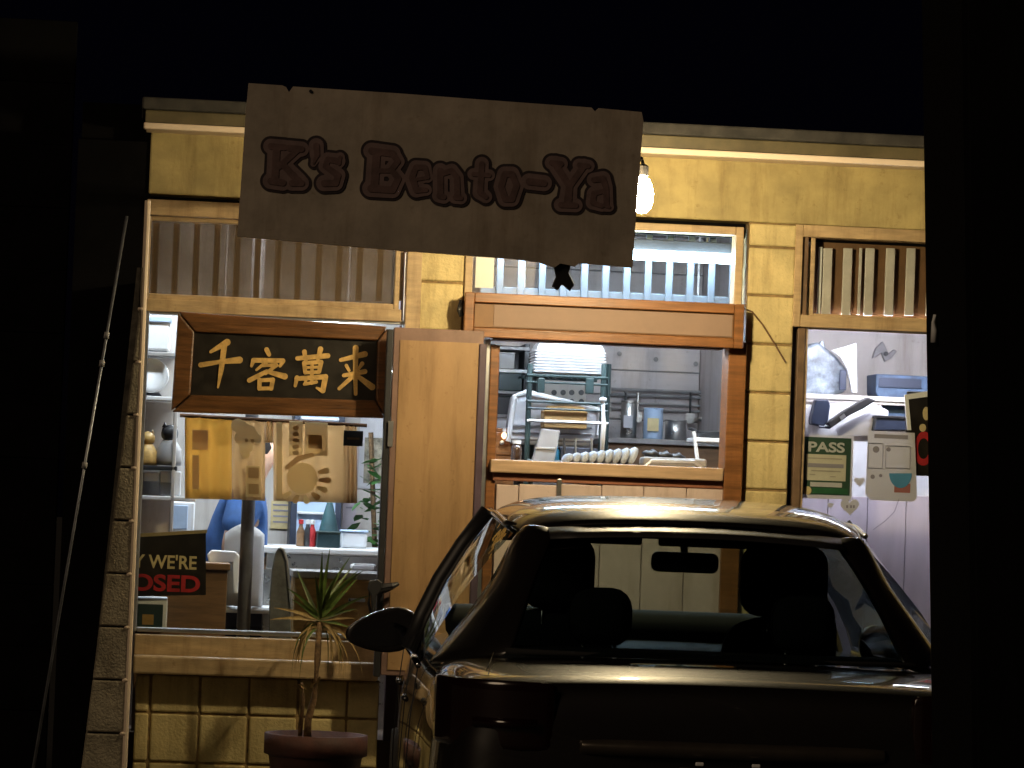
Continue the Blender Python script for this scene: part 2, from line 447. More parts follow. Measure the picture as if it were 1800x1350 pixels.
# side, back walls, floor and ceiling of the shop
m_ext = m_plaster
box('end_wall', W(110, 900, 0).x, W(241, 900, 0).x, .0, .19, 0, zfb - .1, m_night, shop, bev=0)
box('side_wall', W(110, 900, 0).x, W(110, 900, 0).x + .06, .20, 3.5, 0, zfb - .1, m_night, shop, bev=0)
box('side_wall', rx1 - .1, rx1 - .002, .20, 3.5, 0, zfb, m_ext, shop, bev=0)
box('back_wall', W(110, 900, 0).x + .062, rx1 - .102, 3.3, 3.45, 0, zfb, m_ext, shop, bev=0)
box('inside_floor', W(110, 900, 0).x + .062, rx1 - .102, .21, 3.298, .1, FL, m_rfloor, shop, bev=0)
zc = W(1100, 372, .3).z + .06
box('ceiling', W(110, 900, 0).x + .062, rx1 - .102, .202, 3.298, zc, zc + .05, m_ceil, shop, bev=0)
# dark neighbouring wall left of the buttress
nb = thing('neighbouring_wall', 'unlit dark boarded wall beside the block buttress', 'wall', (-3.2, .3, 0))
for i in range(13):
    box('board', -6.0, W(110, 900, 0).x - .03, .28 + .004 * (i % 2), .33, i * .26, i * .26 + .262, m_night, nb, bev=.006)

# ---- tapered block buttress at the left end
YB = -1.0
but = None
zt = W(250, 470, YB).z
xr = W(236, 900, YB).x
def xl(z):
    a = W(246, 540, YB); c = W(143, 1350, YB)
    return a.x + (c.x - a.x) * (a.z - z) / (a.z - c.z)
def slab(z0, z1, y0, y1, ins):
    b = bmesh.new()
    v = []
    for y in (y0, y1):
        for x, z in ((xl(z0) + ins, z0), (xr - ins, z0), (xr - ins, z1), (min(xl(z1) + ins, xr - ins - .012), z1)):
            v.append(b.verts.new((x, y, z)))
    for f in ((0, 1, 2, 3), (7, 6, 5, 4), (0, 4, 5, 1), (1, 5, 6, 2), (2, 6, 7, 3), (3, 7, 4, 0)): b.faces.new([v[i] for i in f])
    bmesh.ops.recalc_face_normals(b, faces=b.faces)
    return b
but = obj('buttress', slab(.005, zt, YB + .022, -.001, .016), m_greymortar, shop)
zz = W(190, 1195, YB).z; hb = .2005
z = zz - hb * 8
while z < zt:
    za, zb_ = max(z + .005, .006), min(z + hb - .005, zt)
    if zb_ - za > .04:
        for ya, yb in ((YB, YB + .5), (YB + .51, -.003)):
            b = slab(za - .002, zb_ + .002, ya + .002 + random.uniform(0, .003), yb - .004, 0)
            bmesh.ops.bevel(b, geom=list(b.edges), offset=.006, segments=2, profile=.5, affect='EDGES')
            obj('block', b, m_greyblock, but)
        b = bmesh.new(); bmesh.ops.create_icosphere(b, subdivisions=2, radius=.014)
        for v in b.verts: v.co = Vector((xr - .006 + v.co.x, YB + .012 + v.co.y, za - .005 + v.co.z * .7 + random.uniform(-.003, .003)))
        obj('mortar_lump', b, m_soffit, but, True)
    z += hb
# pale tube up the buttress edge, painting its lamplit corner
obj('lit_corner', tube([(xr + .002, YB + .012, .02), (xr + .002, YB + .012, W(258, 352, YB).z)], .0115, 8), m_soffit, shop)

# ------------------------------------------------------------------ windows
def frame(name, px0, py0, px1, py1, fw, Y, dp, m, parent, fwb=None, fwt=None):
    """four-sided frame as one part"""
    x0, x1, z0, z1 = rect(px0, py0, px1, py1, Y)
    s = 1 / 428.; a = fw * s; bt = (fwt or fw) * s; bb = (fwb or fw) * s
    b = bmesh.new()
    bmbox(x0, x0 + a, Y, Y + dp, z0, z1, .003, 1, b); bmbox(x1 - a, x1, Y, Y + dp, z0, z1, .003, 1, b)
    bmbox(x0 + a + .0005, x1 - a - .0005, Y + .001, Y + dp, z1 - bt, z1, .003, 1, b); bmbox(x0 + a + .0005, x1 - a - .0005, Y + .001, Y + dp, z0, z0 + bb, .003, 1, b)
    return obj(name, b, m, parent)

def pane(px0, py0, px1, py1, Y, m, parent, name='pane'):
    x0, x1, z0, z1 = rect(px0, py0, px1, py1, Y)
    return box(name, x0, x1, Y, Y + .005, z0, z1, m, parent, bev=0)

# left bay
lw = box('left_window', W(243, 540, .02).x, W(706, 540, .02).x, .02, .12, W(475, 556, .02).z, W(475, 534, .02).z, m_trim, shop)
pbox('head_board', 258, 360, 708, 388, -.02, .12, m_trim, lw)
pbox('post', 702, 440, 729, 1180, .0, .13, m_trim, lw)
frame('transom_frame', 254, 388, 704, 536, 9, .03, .05, m_trim, lw, fwb=11)
pane(262, 394, 697, 527, .055, m_dusty, lw, 'transom_pane')
for i in range(13):
    x = 272 + 36 * i
    pbox('bar', x - 5, 392, x + 6, 529, .09, .012, mat('brown_bar', (.20, .14, .09), .6, vary=.15), lw, bev=.002)
pbox('mullion', 486, 392, 494, 529, .062, .024, m_trim, lw, bev=.002)
frame('window_frame', 243, 553, 706, 1118, 8, .035, .05, m_alu, lw)
pane(248, 560, 700, 1112, .06, m_pane, lw)
# sill
pbox('sill_apron', 236, 1122, 662, 1158, -.01, .1, m_trim, lw)
x0, x1, z0, z1 = rect(234, 1158, 664, 1190, -.06)
box('sill', x0, x1, -.09, .1, z0, z1, m_trim, lw, bev=.008)

# centre bay transom
cw = frame('centre_window', 818, 388, 1306, 540, 14, .0, .1, m_trim, shop)
for i in range(12):
    x = 880 + 37.2 * i
    pbox('bar', x - 6, 398, x + 6, 532, .27, .014, m_bar, cw, bev=.003)
pane(832, 404, 1292, 530, .055, m_pane, cw, 'transom_pane')
pbox('white_sheet', 836, 452, 868, 506, .062, .004, m_white, cw, bev=0)
pbox('rail', 826, 512, 1300, 528, .286, .02, m_bar, cw)
# serving window: header box, jambs, counter
YH = -.13
hx = pbox('serving_header', 818, 527, 1306, 598, YH + .03, .20, m_orange, shop, bev=.006)
frame('header_frame', 816, 524, 1308, 602, 17, YH, .028, m_orange, hx)
pbox('header_panel', 834, 543, 1289, 584, YH + .022, .006, mat('screen_panel', (.24, .13, .06), .6, vary=.08), hx, bev=0)
pbox('header_plate', 868, 545, 1287, 583, YH + .018, .003, mat('screen_sheet', (.27, .175, .125), .6, vary=.06), hx, bev=0)
obj('bracket', tube([W(812, 528, YH + .05), W(808, 545, YH + .05), W(812, 556, YH + .05)], .012, 6), m_dark, hx)
sv = pbox('serving_window', 866, 599, 1272, 606, -.02, .11, m_darkwood, shop)
pbox('jamb', 852, 606, 868, 1180, -.02, .12, m_orange, sv)
pbox('jamb', 1271, 600, 1303, 1180, -.06, .16, m_orange, sv)
pbox('track', 843, 596, 852, 1180, -.03, .07, m_alu, sv)
pbox('counter', 862, 815, 1272, 838, -.07, .33, m_counter, sv, bev=.006)
pbox('strip', 866, 838, 1271, 852, -.04, .05, m_counter_shade, sv)  # reddish strip whose colour stands for the shade under the counter
xs = [866, 908, 1052, 1126, 1201, 1271]
xs = [866, 906, 979, 1052, 1126, 1201, 1271]
for a, b_ in zip(xs, xs[1:]):
    x0, x1, z0, z1 = rect(a + .6, 852, b_ - .6, 1190, -.035)
    box('panel', x0, x1, -.035, .03, .12, z1, m_tile, sv, bev=.003)
bk = pbox('shelf_bracket', 979, 842, 987, 884, -.06, .024, m_steel, sv, bev=.002)
# right bay
rw = frame('right_window', 1396, 402, 1760, 582, 14, .0, .1, m_trim, shop, fwt=22, fwb=22)
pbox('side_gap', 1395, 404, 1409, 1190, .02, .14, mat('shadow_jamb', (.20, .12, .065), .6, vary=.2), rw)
frame('transom_frame', 1424, 418, 1760, 566, 8, .035, .03, m_trim, rw)
pane(1411, 420, 1750, 564, .07, m_pane, rw, 'transom_pane')
pbox('backing', 1432, 425, 1750, 564, .115, .01, mat('transom_backing', (.17, .085, .035), .6, vary=.14), rw, bev=0)
pbox('bar', 1413, 432, 1426, 554, .08, .012, m_white, rw, bev=.003)
pbox('bar', 1438, 434, 1444, 552, .085, .012, m_white, rw, bev=.002)
for i, x in enumerate((1454, 1489, 1528, 1564, 1600, 1637, 1674, 1710)):
    pbox('bar', x - 8, 436, x + 8, 555, .085, .012, mat('frosted_bar', (.62, .58, .54), .5, vary=.10), rw, bev=.003)
pbox('bar', 1509, 436, 1514, 553, .09, .010, mat('frosted_bar', (.44, .40, .36)), rw, bev=.002)
frame('window_frame', 1404, 580, 1760, 1290, 5, .03, .05, m_trim, rw)
pane(1408, 588, 1752, 1282, .06, m_pane, rw)

# door standing open against the wall
YD = -.22
dr = pbox('door', 681, 578, 840, 1190, YD, .04, m_doorf, shop, bev=.004)
pbox('door_panel', 692, 600, 831, 1180, YD - .004, .003, m_door, dr, bev=0)
pbox('door_edge', 832, 604, 845, 1190, YD - .012, .05, m_doore, dr)
pbox('door_edge', 669, 578, 680, 1190, YD + .006, .05, m_dark, dr)
pbox('glint_plate', 682, 740, 691, 785, YD - .006, .004, m_alu, dr, bev=.001)
hd = obj('handle', tube([W(672, 1035, YD), W(676, 1034, YD - .05), W(690, 1030, YD - .06), W(700, 1026, YD - .05)], [.012, .02, .014, .008], 8), m_dark, dr)
bagx = thing('black_bag', 'small black bag dangling from the handle of the open door', 'bag', W(655, 1080, YD - .06))
b = prism([(649, 1022), (664, 1018), (672, 1024), (669, 1040), (662, 1046), (660, 1075), (654, 1076), (652, 1045), (646, 1036)], YD - .075, .02, .004)
obj('pouch', b, m_dark, bagx)
obj('strap', tube([W(650, 1040, YD - .05), W(648, 1060, YD - .05), W(652, 1078, YD - .05)], .006, 6), m_dark, bagx)

# ---------------------------------------------------------------- wall lamp (the warm bulb) and cable
YL = -1.4
lm = thing('wall_lamp', 'glowing warm bulb on an arm beside the right end of the shop sign', 'lamp', W(1129, 346, YL))
c = W(1129, 346, YL)
b = lathe([(0.004, .075), (.022, .068), (.035, .045), (.042, .012), (.041, -.015), (.032, -.042), (.017, -.058), (.004, -.062)], 20, c)
obj('bulb', b, m_bulb, lm, True)
obj('socket', lathe([(.016, .074), (.02, .08), (.02, .115), (.010, .122)], 14, c), m_dark, lm)
obj('arm', tube([c + Vector((0, 0, .118)), c + Vector((0, .06, .15)), c + Vector((0, YL * -1 - .02, .15))], .007, 8), m_dark, lm)
cb = obj('cable', tube([W(1304, 541, -.06), W(1322, 548, -.03), W(1340, 570, -.015), (W(1360, 602, -.012)), W(1380, 636, -.01)], .0035, 6), m_brown)
tag(cb, 'thin brown cable drooping across the yellow block pier', 'cable')

# ---------------------------------------------------------------- shop sign
YS = -1.6
sg = thing('shop_sign', 'large pale board sign lettered with the name of the bento shop', 'sign', W(770, 440, YS))
poly = [(437, 146), (496, 150), (503, 153), (508, 162), (515, 152), (700, 164), (900, 179), (1040, 189), (1046, 196), (1052, 190), (1128, 197), (1131, 212), (1117, 395), (1112, 470),
        (1098, 469), (1020, 462), (1012, 468), (985, 463), (975, 470), (950, 461), (905, 455), (700, 440), (417, 415), (424, 320), (432, 200)]
obj('board', prism(poly, YS, .03), m_board, sg)
for a, b_ in ((520, 300), (1000, 330)):
    p = W(a, b_, YS + .03); obj('bracket', tube([p, (p.x, -.016, p.z)], .015, 8), m_dark, sg)
obj('bracket', prism([(972, 462), (1004, 465), (1000, 480), (1010, 500), (1002, 512), (988, 500), (980, 511), (970, 503), (977, 487)], YS + .02, .012, .003), m_dark, sg)
obj('nail', lathe([(.0, 0), (.006, 0), (.006, .01)], 8, W(546, 160, YS - .006), 'Y'), m_dark, sg)
L = {
 'letter_k': [(486, 260, 483, 318, 15, 15), (476, 257, 500, 259, 13, 13), (476, 318, 497, 321, 14, 14), (492, 292, 524, 262, 12, 13), (508, 260, 530, 262, 13, 13), (496, 288, 524, 318, 13, 15), (513, 322, 530, 322, 13, 13)],
 'apostrophe': [(556, 256, 557, 272, 13, 12), (557, 272, 551, 288, 11, 5)],
 's': [(594, 283, 576, 280, 13, 12), (576, 280, 572, 292, 12, 12), (572, 292, 594, 308, 12, 13), (594, 308, 590, 322, 13, 13), (590, 322, 570, 322, 13, 14), (598, 276, 596, 288, 8, 8)],
 'letter_b': [(662, 268, 658, 328, 16, 16), (653, 265, 690, 270, 14, 14), (652, 331, 690, 334, 15, 14), (690, 270, 699, 284, 13, 12), (699, 284, 688, 298, 12, 12), (688, 298, 700, 314, 12, 13), (700, 314, 690, 334, 13, 14), (664, 300, 688, 300, 10, 10)],
 'letter_e': [(752, 312, 728, 316, 8, 8), (752, 312, 747, 294, 9, 11), (747, 294, 731, 294, 11, 12), (731, 294, 724, 312, 12, 13), (724, 312, 732, 334, 13, 13), (732, 334, 749, 334, 13, 10)],
 'letter_n': [(774, 300, 774, 340, 13, 13), (772, 344, 780, 346, 12, 12), (774, 306, 794, 300, 11, 12), (794, 300, 803, 312, 12, 12), (803, 312, 804, 344, 12, 13), (800, 347, 810, 348, 11, 11)],
 'letter_t': [(847, 288, 844, 338, 12, 13), (832, 306, 860, 308, 10, 10), (844, 338, 854, 346, 13, 11)],
 'letter_o': [(887, 306, 900, 306, 13, 13), (900, 306, 908, 326, 13, 13), (908, 326, 900, 350, 13, 13), (900, 350, 888, 350, 13, 13), (888, 350, 881, 328, 13, 13), (881, 328, 887, 306, 13, 13)],
 'hyphen': [(930, 319, 956, 322, 14, 14)],
 'letter_y': [(976, 288, 1000, 326, 14, 13), (1026, 292, 1002, 326, 13, 13), (1001, 326, 998, 356, 14, 16), (986, 360, 1012, 361, 12, 12), (970, 286, 986, 288, 12, 12), (1018, 290, 1034, 292, 11, 11)],
 'letter_a': [(1044, 316, 1060, 314, 12, 13), (1060, 314, 1065, 330, 13, 12), (1065, 330, 1066, 360, 12, 12), (1060, 336, 1044, 340, 10, 11), (1044, 340, 1042, 356, 12, 12), (1042, 356, 1058, 362, 12, 10), (1066, 362, 1071, 364, 9, 8)],
}
for i, (k, st) in enumerate(L.items()):
    e = (i % 3) * .0006
    o = sdf_mesh(k, st, 5.0, YS - .0025 - e, m_ink, sg, thick=.002)
    sdf_mesh('letter_fill', st, .3, YS - .005 - e, m_fill, o, thick=.002)
    sdf_mesh('letter_core', [(a, b, c, d, p * .5, q * .5) for a, b, c, d, p, q in st], -1.0, YS - .0075 - e, m_core, o, thick=.002)

# ---------------------------------------------------------------- carved plaque with four characters
YP = -.05
pq = thing('carved_plaque', 'dark wooden plaque with four gold brush characters in a thick brown frame', 'plaque', W(490, 735, YP))
obj('back_board', prism([(318, 554), (677, 580), (672, 730), (308, 718)], YP + .012, .04), m_black, pq)
def bar4(name, poly): obj(name, prism(poly, YP - .01, .06, .007), m_darkwood, pq)
bar4('frame_rail', [(314, 547), (681, 574), (663, 599), (343, 583)])
bar4('frame_rail', [(336, 694), (660, 704), (676, 735), (302, 724)])
bar4('frame_stile', [(313, 549), (342, 584), (335, 693), (301, 722)])
bar4('frame_stile', [(682, 576), (677, 733), (661, 703), (664, 600)])
z5 = lambda x, y: (200 + x / 3.4615, 330 + y / 3.4615)
CH = {
 'character_thousand': [(690, 940, 590, 998, 20, 9), (530, 1078, 640, 1060, 15, 12), (640, 1060, 765, 1048, 12, 20), (672, 965, 655, 1100, 17, 15), (655, 1100, 634, 1215, 15, 5)],
 'character_guest': [(930, 985, 945, 1015, 14, 12), (850, 1050, 1030, 1052, 14, 13), (850, 1052, 838, 1085, 13, 8), (1030, 1055, 1012, 1085, 13, 8), (940, 1050, 868, 1108, 11, 7), (905, 1082, 990, 1078, 9, 10), (990, 1080, 925, 1130, 11, 9), (930, 1118, 825, 1172, 12, 14), (935, 1118, 1040, 1148, 11, 18), (888, 1170, 885, 1222, 13, 12), (888, 1172, 968, 1168, 11, 12), (968, 1168, 958, 1222, 13, 12), (886, 1222, 958, 1220, 11, 11)],
 'character_myriad': [(1118, 1038, 1302, 1022, 13, 15), (1160, 998, 1168, 1050, 14, 10), (1258, 982, 1243, 1045, 16, 10), (1158, 1066, 1262, 1060, 11, 12), (1158, 1066, 1165, 1125, 12, 11), (1262, 1060, 1250, 1120, 13, 11), (1162, 1094, 1255, 1091, 8, 8), (1165, 1125, 1250, 1121, 10, 10), (1207, 1060, 1205, 1190, 9, 9), (1112, 1162, 1288, 1150, 13, 15), (1115, 1155, 1104, 1205, 13, 9), (1288, 1150, 1272, 1235, 16, 15), (1272, 1236, 1235, 1218, 14, 6), (1160, 1195, 1232, 1182, 9, 10), (1170, 1165, 1166, 1192, 8, 8)],
 'character_come': [(1472, 975, 1470, 1130, 17, 13), (1470, 1130, 1472, 1255, 13, 10), (1382, 1048, 1528, 1012, 11, 17), (1415, 1082, 1432, 1112, 10, 8), (1512, 1070, 1490, 1102, 12, 7), (1400, 1142, 1528, 1118, 11, 14), (1465, 1138, 1372, 1222, 13, 10), (1476, 1140, 1572, 1212, 11, 19)],
}
for k, st in CH.items():
    st = [(*z5(a, b), *z5(c, d), e / 3.4615, f / 3.4615) for a, b, c, d, e, f in st]
    sdf_mesh(k, st, 0.2, YP + .006, m_gold, pq, cell=.9, thick=.006)

# ---------------------------------------------------------------- rooms behind the windows
xa, xb = W(300, 700, 0).x - .5, W(822, 700, .1).x
box('partition', xb - .02, xb + .04, .21, 3.29, FL, zc, m_kwall, shop, bev=0)
xc_ = W(1388, 700, .1).x
box('partition', xc_ - .03, xc_ + .03, .21, 3.29, FL, zc, m_kwall, shop, bev=0)
# left room back wall skin
YR = 2.3
box('room_back', W(110, 900, 0).x + .063, xb - .022, YR, YR + .05, FL, zc, m_room, shop, bev=0)
# kitchen back wall with siding boards
YK = 2.3
kb = box('kitchen_back', xb + .042, xc_ - .032, YK + .012, YK + .05, FL, zc, m_grey, shop, bev=0)
zq = W(1150, 660, YK).z
zz = FL + .01
hh = .118
while zz < zc - .02:
    box('board', xb + .043, xc_ - .033, YK - .006 + random.uniform(0, .003), YK + .0115, zz, min(zz + hh - .006, zc - .003), m_kwall, kb, bev=.004)
    zz += hh
box('room_back', xc_ + .032, rx1 - .103, 1.2, 1.25, FL, zc, m_room, shop, bev=0)

def tube_light(px0, px1, py, Y, label, m, rr=.016):
    a, b_ = W(px0, py, Y), W(px1, py, Y); zc2 = (a.z + b_.z) / 2
    t = thing('tube_light', label, 'tube light', ((a.x + b_.x) / 2, Y, zc2 + .06))
    obj('tube', tube([(a.x, Y, zc2), (b_.x, Y, zc2)], rr, 12), m, t, True)
    box('housing', a.x - .03, b_.x + .03, Y + .03, Y + .09, zc2 + .022, zc2 + .07, m_dark, t)
    for x in (a.x + .1, b_.x - .1):
        if zc - zc2 > .12: obj('hanger', tube([(x, Y + .06, zc2 + .07), (x, Y + .06, zc)], .005, 6), m_grey, t)
    for x in (a.x - .012, b_.x + .012): box('end_cap', x - .011, x + .011, Y - .018, Y + .029, zc2 - .02, zc2 + .03, m_white, t)
    return t
tube_light(872, 1288, 446, .15, 'fluorescent tube glowing behind the white bars of the serving window transom', m_tubeglow, .021)
tube_light(880, 1270, 566, .45, 'added fill tube hanging unseen in the kitchen just behind the orange header of the serving window', m_fillglow)  # added tube, hidden by the header, brightens the fronts of the kitchen things
tube_light(232, 690, 376, .24, 'fluorescent tube fixed above the inside of the dining room window head', m_roomglow)
tube_light(350, 650, 640, .85, 'added fill tube hanging unseen in the dining room behind the plaque', m_roomglow)  # added tube, hidden by the plaque, lights the curtain from behind
tube_light(1440, 1700, 576, .15, 'fluorescent tube in the storeroom behind the PASS placard window', m_storeglow)

# ---------------------------------------------------------------- kitchen contents
def solo(o, label, cat, group=None): return tag(o, label, cat, group)

ORD = ('first', 'second', 'third', 'fourth', 'fifth', 'sixth', 'seventh', 'eighth', 'ninth')
# wire rack of dark green posts
YA = .75
rk = thing('wire_rack', 'dark green wire rack in the kitchen carrying a stack of white foam trays', 'rack', (W(998, 820, YA).x, YA, FL))
for x in (932, 1062):
    for dy in (0, .34):
        p, q = W(x + (8 if dy else 0), 640, YA + dy), W(x + (8 if dy else 0), 815, YA + dy)
        obj('post', tube([(p.x, YA + dy, p.z), (p.x, YA + dy, FL)], .012, 8), m_dgreen, rk)
for y, m_ in ((662, m_dgreen), (708, m_dgreen), (742, m_steel), (812, m_dgreen)):
    p, q = W(926, y, YA), W(1068, y, YA); z = (p.z + q.z) / 2
    b = bmesh.new()
    tube([(p.x, YA - .012, z), (q.x, YA - .012, z)], .007, 6, b); tube([(p.x, YA + .35, z), (q.x, YA + .35, z)], .007, 6, b)
    if y < 720:
        tube([(p.x, YA - .012, z - .03), (q.x, YA - .012, z - .03)], .005, 6, b)
    for i in range(14):
        x = p.x + (q.x - p.x) * (i + .5) / 14
        tube([(x, YA - .012, z + .004), (x, YA + .35, z + .004)], .003, 5, b)
    obj('wire_shelf', b, m_, rk)
pbox('clip', 945, 664, 958, 690, YA - .02, .03, m_dgreen, rk); pbox('clip', 1030, 664, 1044, 692, YA - .02, .03, m_dgreen, rk)
# stack of foam trays, each a shallow flared tray
def tray_mesh(x0, x1, y0, y1, z0, h, fl=.012):
    b = bmesh.new(); r = []
    for z, e in ((z0, 0), (z0 + .004, -fl * .3), (z0 + h, -fl), (z0 + h + .002, -fl - .02), (z0 + .012, -fl * .4 - .02)):
        r.append([b.verts.new(p) for p in ((x0 - e * -1, y0 - e * -1, z), (x1 + e, y0 - e * -1, z), (x1 + e, y1 + e, z), (x0 - e, y1 + e, z))])
    return b
x0, x1, z0, z1 = rect(938, 600, 1066, 658, YA + .05)
n = 8; h = (z1 - z0) * .70 / n
for i in range(n):
    zz = z0 + i * h
    b = bmesh.new()
    bmbox(x0 + random.uniform(0, .004), x1 - random.uniform(0, .004), YA + .03, YA + .27, zz + h * .45, zz + h * .95, .003, 1, b)
    bmbox(x0 + .012, x1 - .012, YA + .042, YA + .258, zz + .0005, zz + h * .45, .002, 1, b)
    o = obj('foam_tray', b, m_white)
    solo(o, 'white foam tray, ' + ORD[i] + ' from the bottom of the stack on the wire rack', 'tray', 'foam trays on the rack')
zz = z0 + n * h + .001
b = bmesh.new(); vs = []
for z, e in ((zz, 0), (zz + .008, .002), (z1, .022)):
    vs.append([b.verts.new(p) for p in ((x0 + .01 + e, YA + .03 + e, z), (x1 - .01 - e, YA + .03 + e, z), (x1 - .01 - e, YA + .27 - e, z), (x0 + .01 + e, YA + .27 - e, z))])
for a, c in zip(vs, vs[1:]):
    for k in range(4): b.faces.new((a[k], a[(k + 1) % 4], c[(k + 1) % 4], c[k]))
b.faces.new(vs[-1]); b.faces.new(vs[0]); bmesh.ops.recalc_face_normals(b, faces=b.faces)
bmesh.ops.bevel(b, geom=list(b.edges), offset=.004, segments=2, affect='EDGES')
solo(obj('foam_box', b, m_white), 'upturned white foam box topping the stack of trays', 'box')

# clear plastic tub leaning behind the rack
tb = thing('plastic_tub', 'clear white plastic tub standing on end behind the wire rack', 'tub', W(960, 790, .95))
m_clear = mat('milky_plastic', (.74, .76, .80), .25, vary=.05, alpha=.92)
obj('tub_body', prism([(903, 695), (925, 690), (1052, 722), (1050, 765), (1035, 785), (898, 780), (892, 770)], .90, .16, .012), m_clear, tb)
obj('rim', tube([W(893, 776, .89), W(905, 696, .89), W(925, 689, .89), W(1054, 721, .89), W(1052, 765, .89)], .012, 8), m_white, tb)
for y in (748, 760, 772):
    obj('rib', tube([W(898, y, .892), W(1040, y + 4, .892)], .005, 6), m_grey, tb)
cbx = thing('cardboard_box', 'small brown cardboard box on the wire rack shelf', 'box', W(995, 757, YA + .1))
pbox('carton', 956, 722, 1032, 753, YA + .03, .22, m_card, cbx)
obj('flap', prism([(954, 724), (1034, 728), (1026, 715), (962, 713)], YA + .04, .004), m_card, cbx)
ff = solo(obj('folded_screen', prism([(952, 753), (985, 757), (973, 818), (934, 814)], YA - .05, .03, .005), m_grey), 'grey folded panel leaning against the lower wire rack', 'panel')
pbox('stripe', 941, 786, 976, 790, YA - .056, .004, m_alu, ff, bev=.001)
bt = thing('blue_bottle', 'small blue bottle at the foot of the wire rack', 'bottle', W(975, 815, YA + .02))
p = W(975, 818, YA + .02)
obj('body', lathe([(.018, 0), (.022, .01), (.022, .06), (.010, .075), (.010, .085)], 14, p), mat('blue_plastic', (.03, .16, .30), .3), bt, True)
obj('cap', lathe([(.011, .085), (.011, .1), (.0, .1)], 12, p), m_white, bt)
wc = thing('wire_caddy', 'dark wire caddy with utensils below the cardboard box', 'caddy', W(1015, 815, YA))
for x in (992, 1012, 1040): obj('wire', tube([W(x, 770, YA - .02), W(x, 815, YA - .02)], .005, 6), m_steel if x != 992 else m_dark, wc)
pbox('caddy_body', 985, 787, 1050, 814, YA - .01, .15, m_navy, wc)
pl = thing('white_pole', 'white pole standing on the counter beside the wire rack', 'pole', W(1060, 815, .55))
obj('shaft', tube([W(1057, 812, .55), W(1061, 745, .55), W(1060, 706, .55)], [.008, .012, .010], 10), m_white, pl, True)
obj('knob', lathe([(.002, -.008), (.016, -.006), (.016, .008), (.004, .012)], 12, W(1060, 703, .55)), m_white, pl, True)
# dark board with round holes seen through the rack
hb_ = thing('holed_strip', 'pale strip with a row of round holes behind the wire rack', 'strip', W(1000, 710, 2.1))
pbox('strip', 950, 660, 1030, 715, 2.1, .03, m_room, hb_)
for x in (974, 990, 1005, 1022):
    for y in (690, 706):
        obj('hole', lathe([(.0, 0), (.013, 0), (.013, .004), (0, .004)], 14, W(x, y, 2.096), 'Y'), m_dark, hb_)
# left kitchen shelves
ks = thing('shelf_unit', 'dark shelf unit at the left side of the kitchen behind the door jamb', 'shelf', (W(895, 800, 1.4).x, 1.4, FL))
for y in (612, 652, 690, 732):
    x0, x1, z0, z1 = rect(862, y - 3, 932, y + 3, 1.4); box('shelf', x0, x1, 1.4, 1.7, z0, z1, m_grey if y != 652 else m_white, ks)
for x in (866, 926):
    p = W(x, 605, 1.45); box('upright', p.x - .012, p.x + .012, 1.42, 1.66, FL, p.z, m_dark, ks)
pbox('back_panel', 864, 608, 930, 738, 1.72, .02, m_dark, ks)
for (a, y0, b2, y1, mm, nm, lab) in ((872, 622, 905, 648, m_grey, 'storage_box', 'grey box on the upper kitchen shelf'), (876, 655, 918, 687, m_dgreen, 'storage_box', 'dark green box on the middle kitchen shelf'), (870, 697, 900, 729, m_dark, 'storage_box', 'black box on the low kitchen shelf'), (868, 738, 893, 752, m_white, 'storage_box', 'white box under the dark kitchen shelves')):
    t = thing(nm, lab, 'box', W((a + b2) / 2, y1, 1.42)); pbox('carton', a, y0, b2, y1, 1.42, .2, mm, t); pbox('box_lid', a - 1, y0 - 3, b2 + 1, y0, 1.415, .21, mm, t)
cab = thing('kitchen_cabinet', 'small orange wood cabinet by the left jamb of the serving window', 'cabinet', (W(880, 812, .95).x, .95, FL))
x0, x1, z0, z1 = rect(858, 752, 905, 812, .95); box('carcass', x0, x1, .95, 1.3, FL, z1, m_orange, cab)
pbox('drawer_front', 862, 760, 901, 800, .94, .009, m_orange, cab); obj('knob', lathe([(.004, 0), (.01, -.012), (.0, -.014)], 10, W(882, 778, .94), 'Y'), m_steel, cab)
jr = thing('dark_jar', 'dark glass jar on the counter left of the wire rack', 'jar', W(907, 812, .62))
p = W(907, 813, .62); obj('body', lathe([(.018, 0), (.024, .01), (.024, .06), (.016, .08)], 16, p), mat('brown_glass', (.06, .03, .015), .15, coat=1), jr, True); obj('cap', lathe([(.02, .08), (.02, .095), (0, .095)], 14, p), m_white, jr)
# back counter with canisters
bc = thing('back_counter', 'dark brown counter along the kitchen back wall under the canisters', 'counter', (W(1170, 830, 1.6).x, 1.6, FL))
x0, x1, z0, z1 = rect(1064, 773, 1290, 830, 1.6)
box('counter_top', x0, x1, 1.55, 2.2, z1 - .025, z1, m_grey, bc)
box('front', x0, x1, 1.58, 2.15, FL, z1 - .026, m_brown, bc)
def canister(px0, py0, px1, py1, Y, m, label, lid=True, nm='canister'):
    a = W((px0 + px1) / 2, py1, Y); r = (W(px1, py1, Y).x - W(px0, py1, Y).x) / 2; h = W((px0 + px1) / 2, py0, Y).z - a.z
    a.z = bc_top
    t = thing(nm, label, nm.replace('_', ' '), a)
    obj('body', lathe([(r * .93, 0), (r, .006), (r, h * .93), (r * .94, h * .95)], 24, a), m, t, True)
    if lid: obj('lid', lathe([(r * 1.02, h * .95), (r * 1.02, h), (r * .3, h * 1.01), (0, h * 1.01)], 24, a), m, t)
    return t
bc_top = z1 + .001
canister(1090, 706, 1118, 772, 1.75, m_steel, 'tall steel canister on the dark kitchen counter')
canister(1130, 718, 1164, 773, 1.72, m_blue, 'pale blue cylinder canister on the dark kitchen counter')
canister(1168, 738, 1206, 774, 1.78, m_steel, 'wide steel pot beside the blue canister', nm='steel_pot')
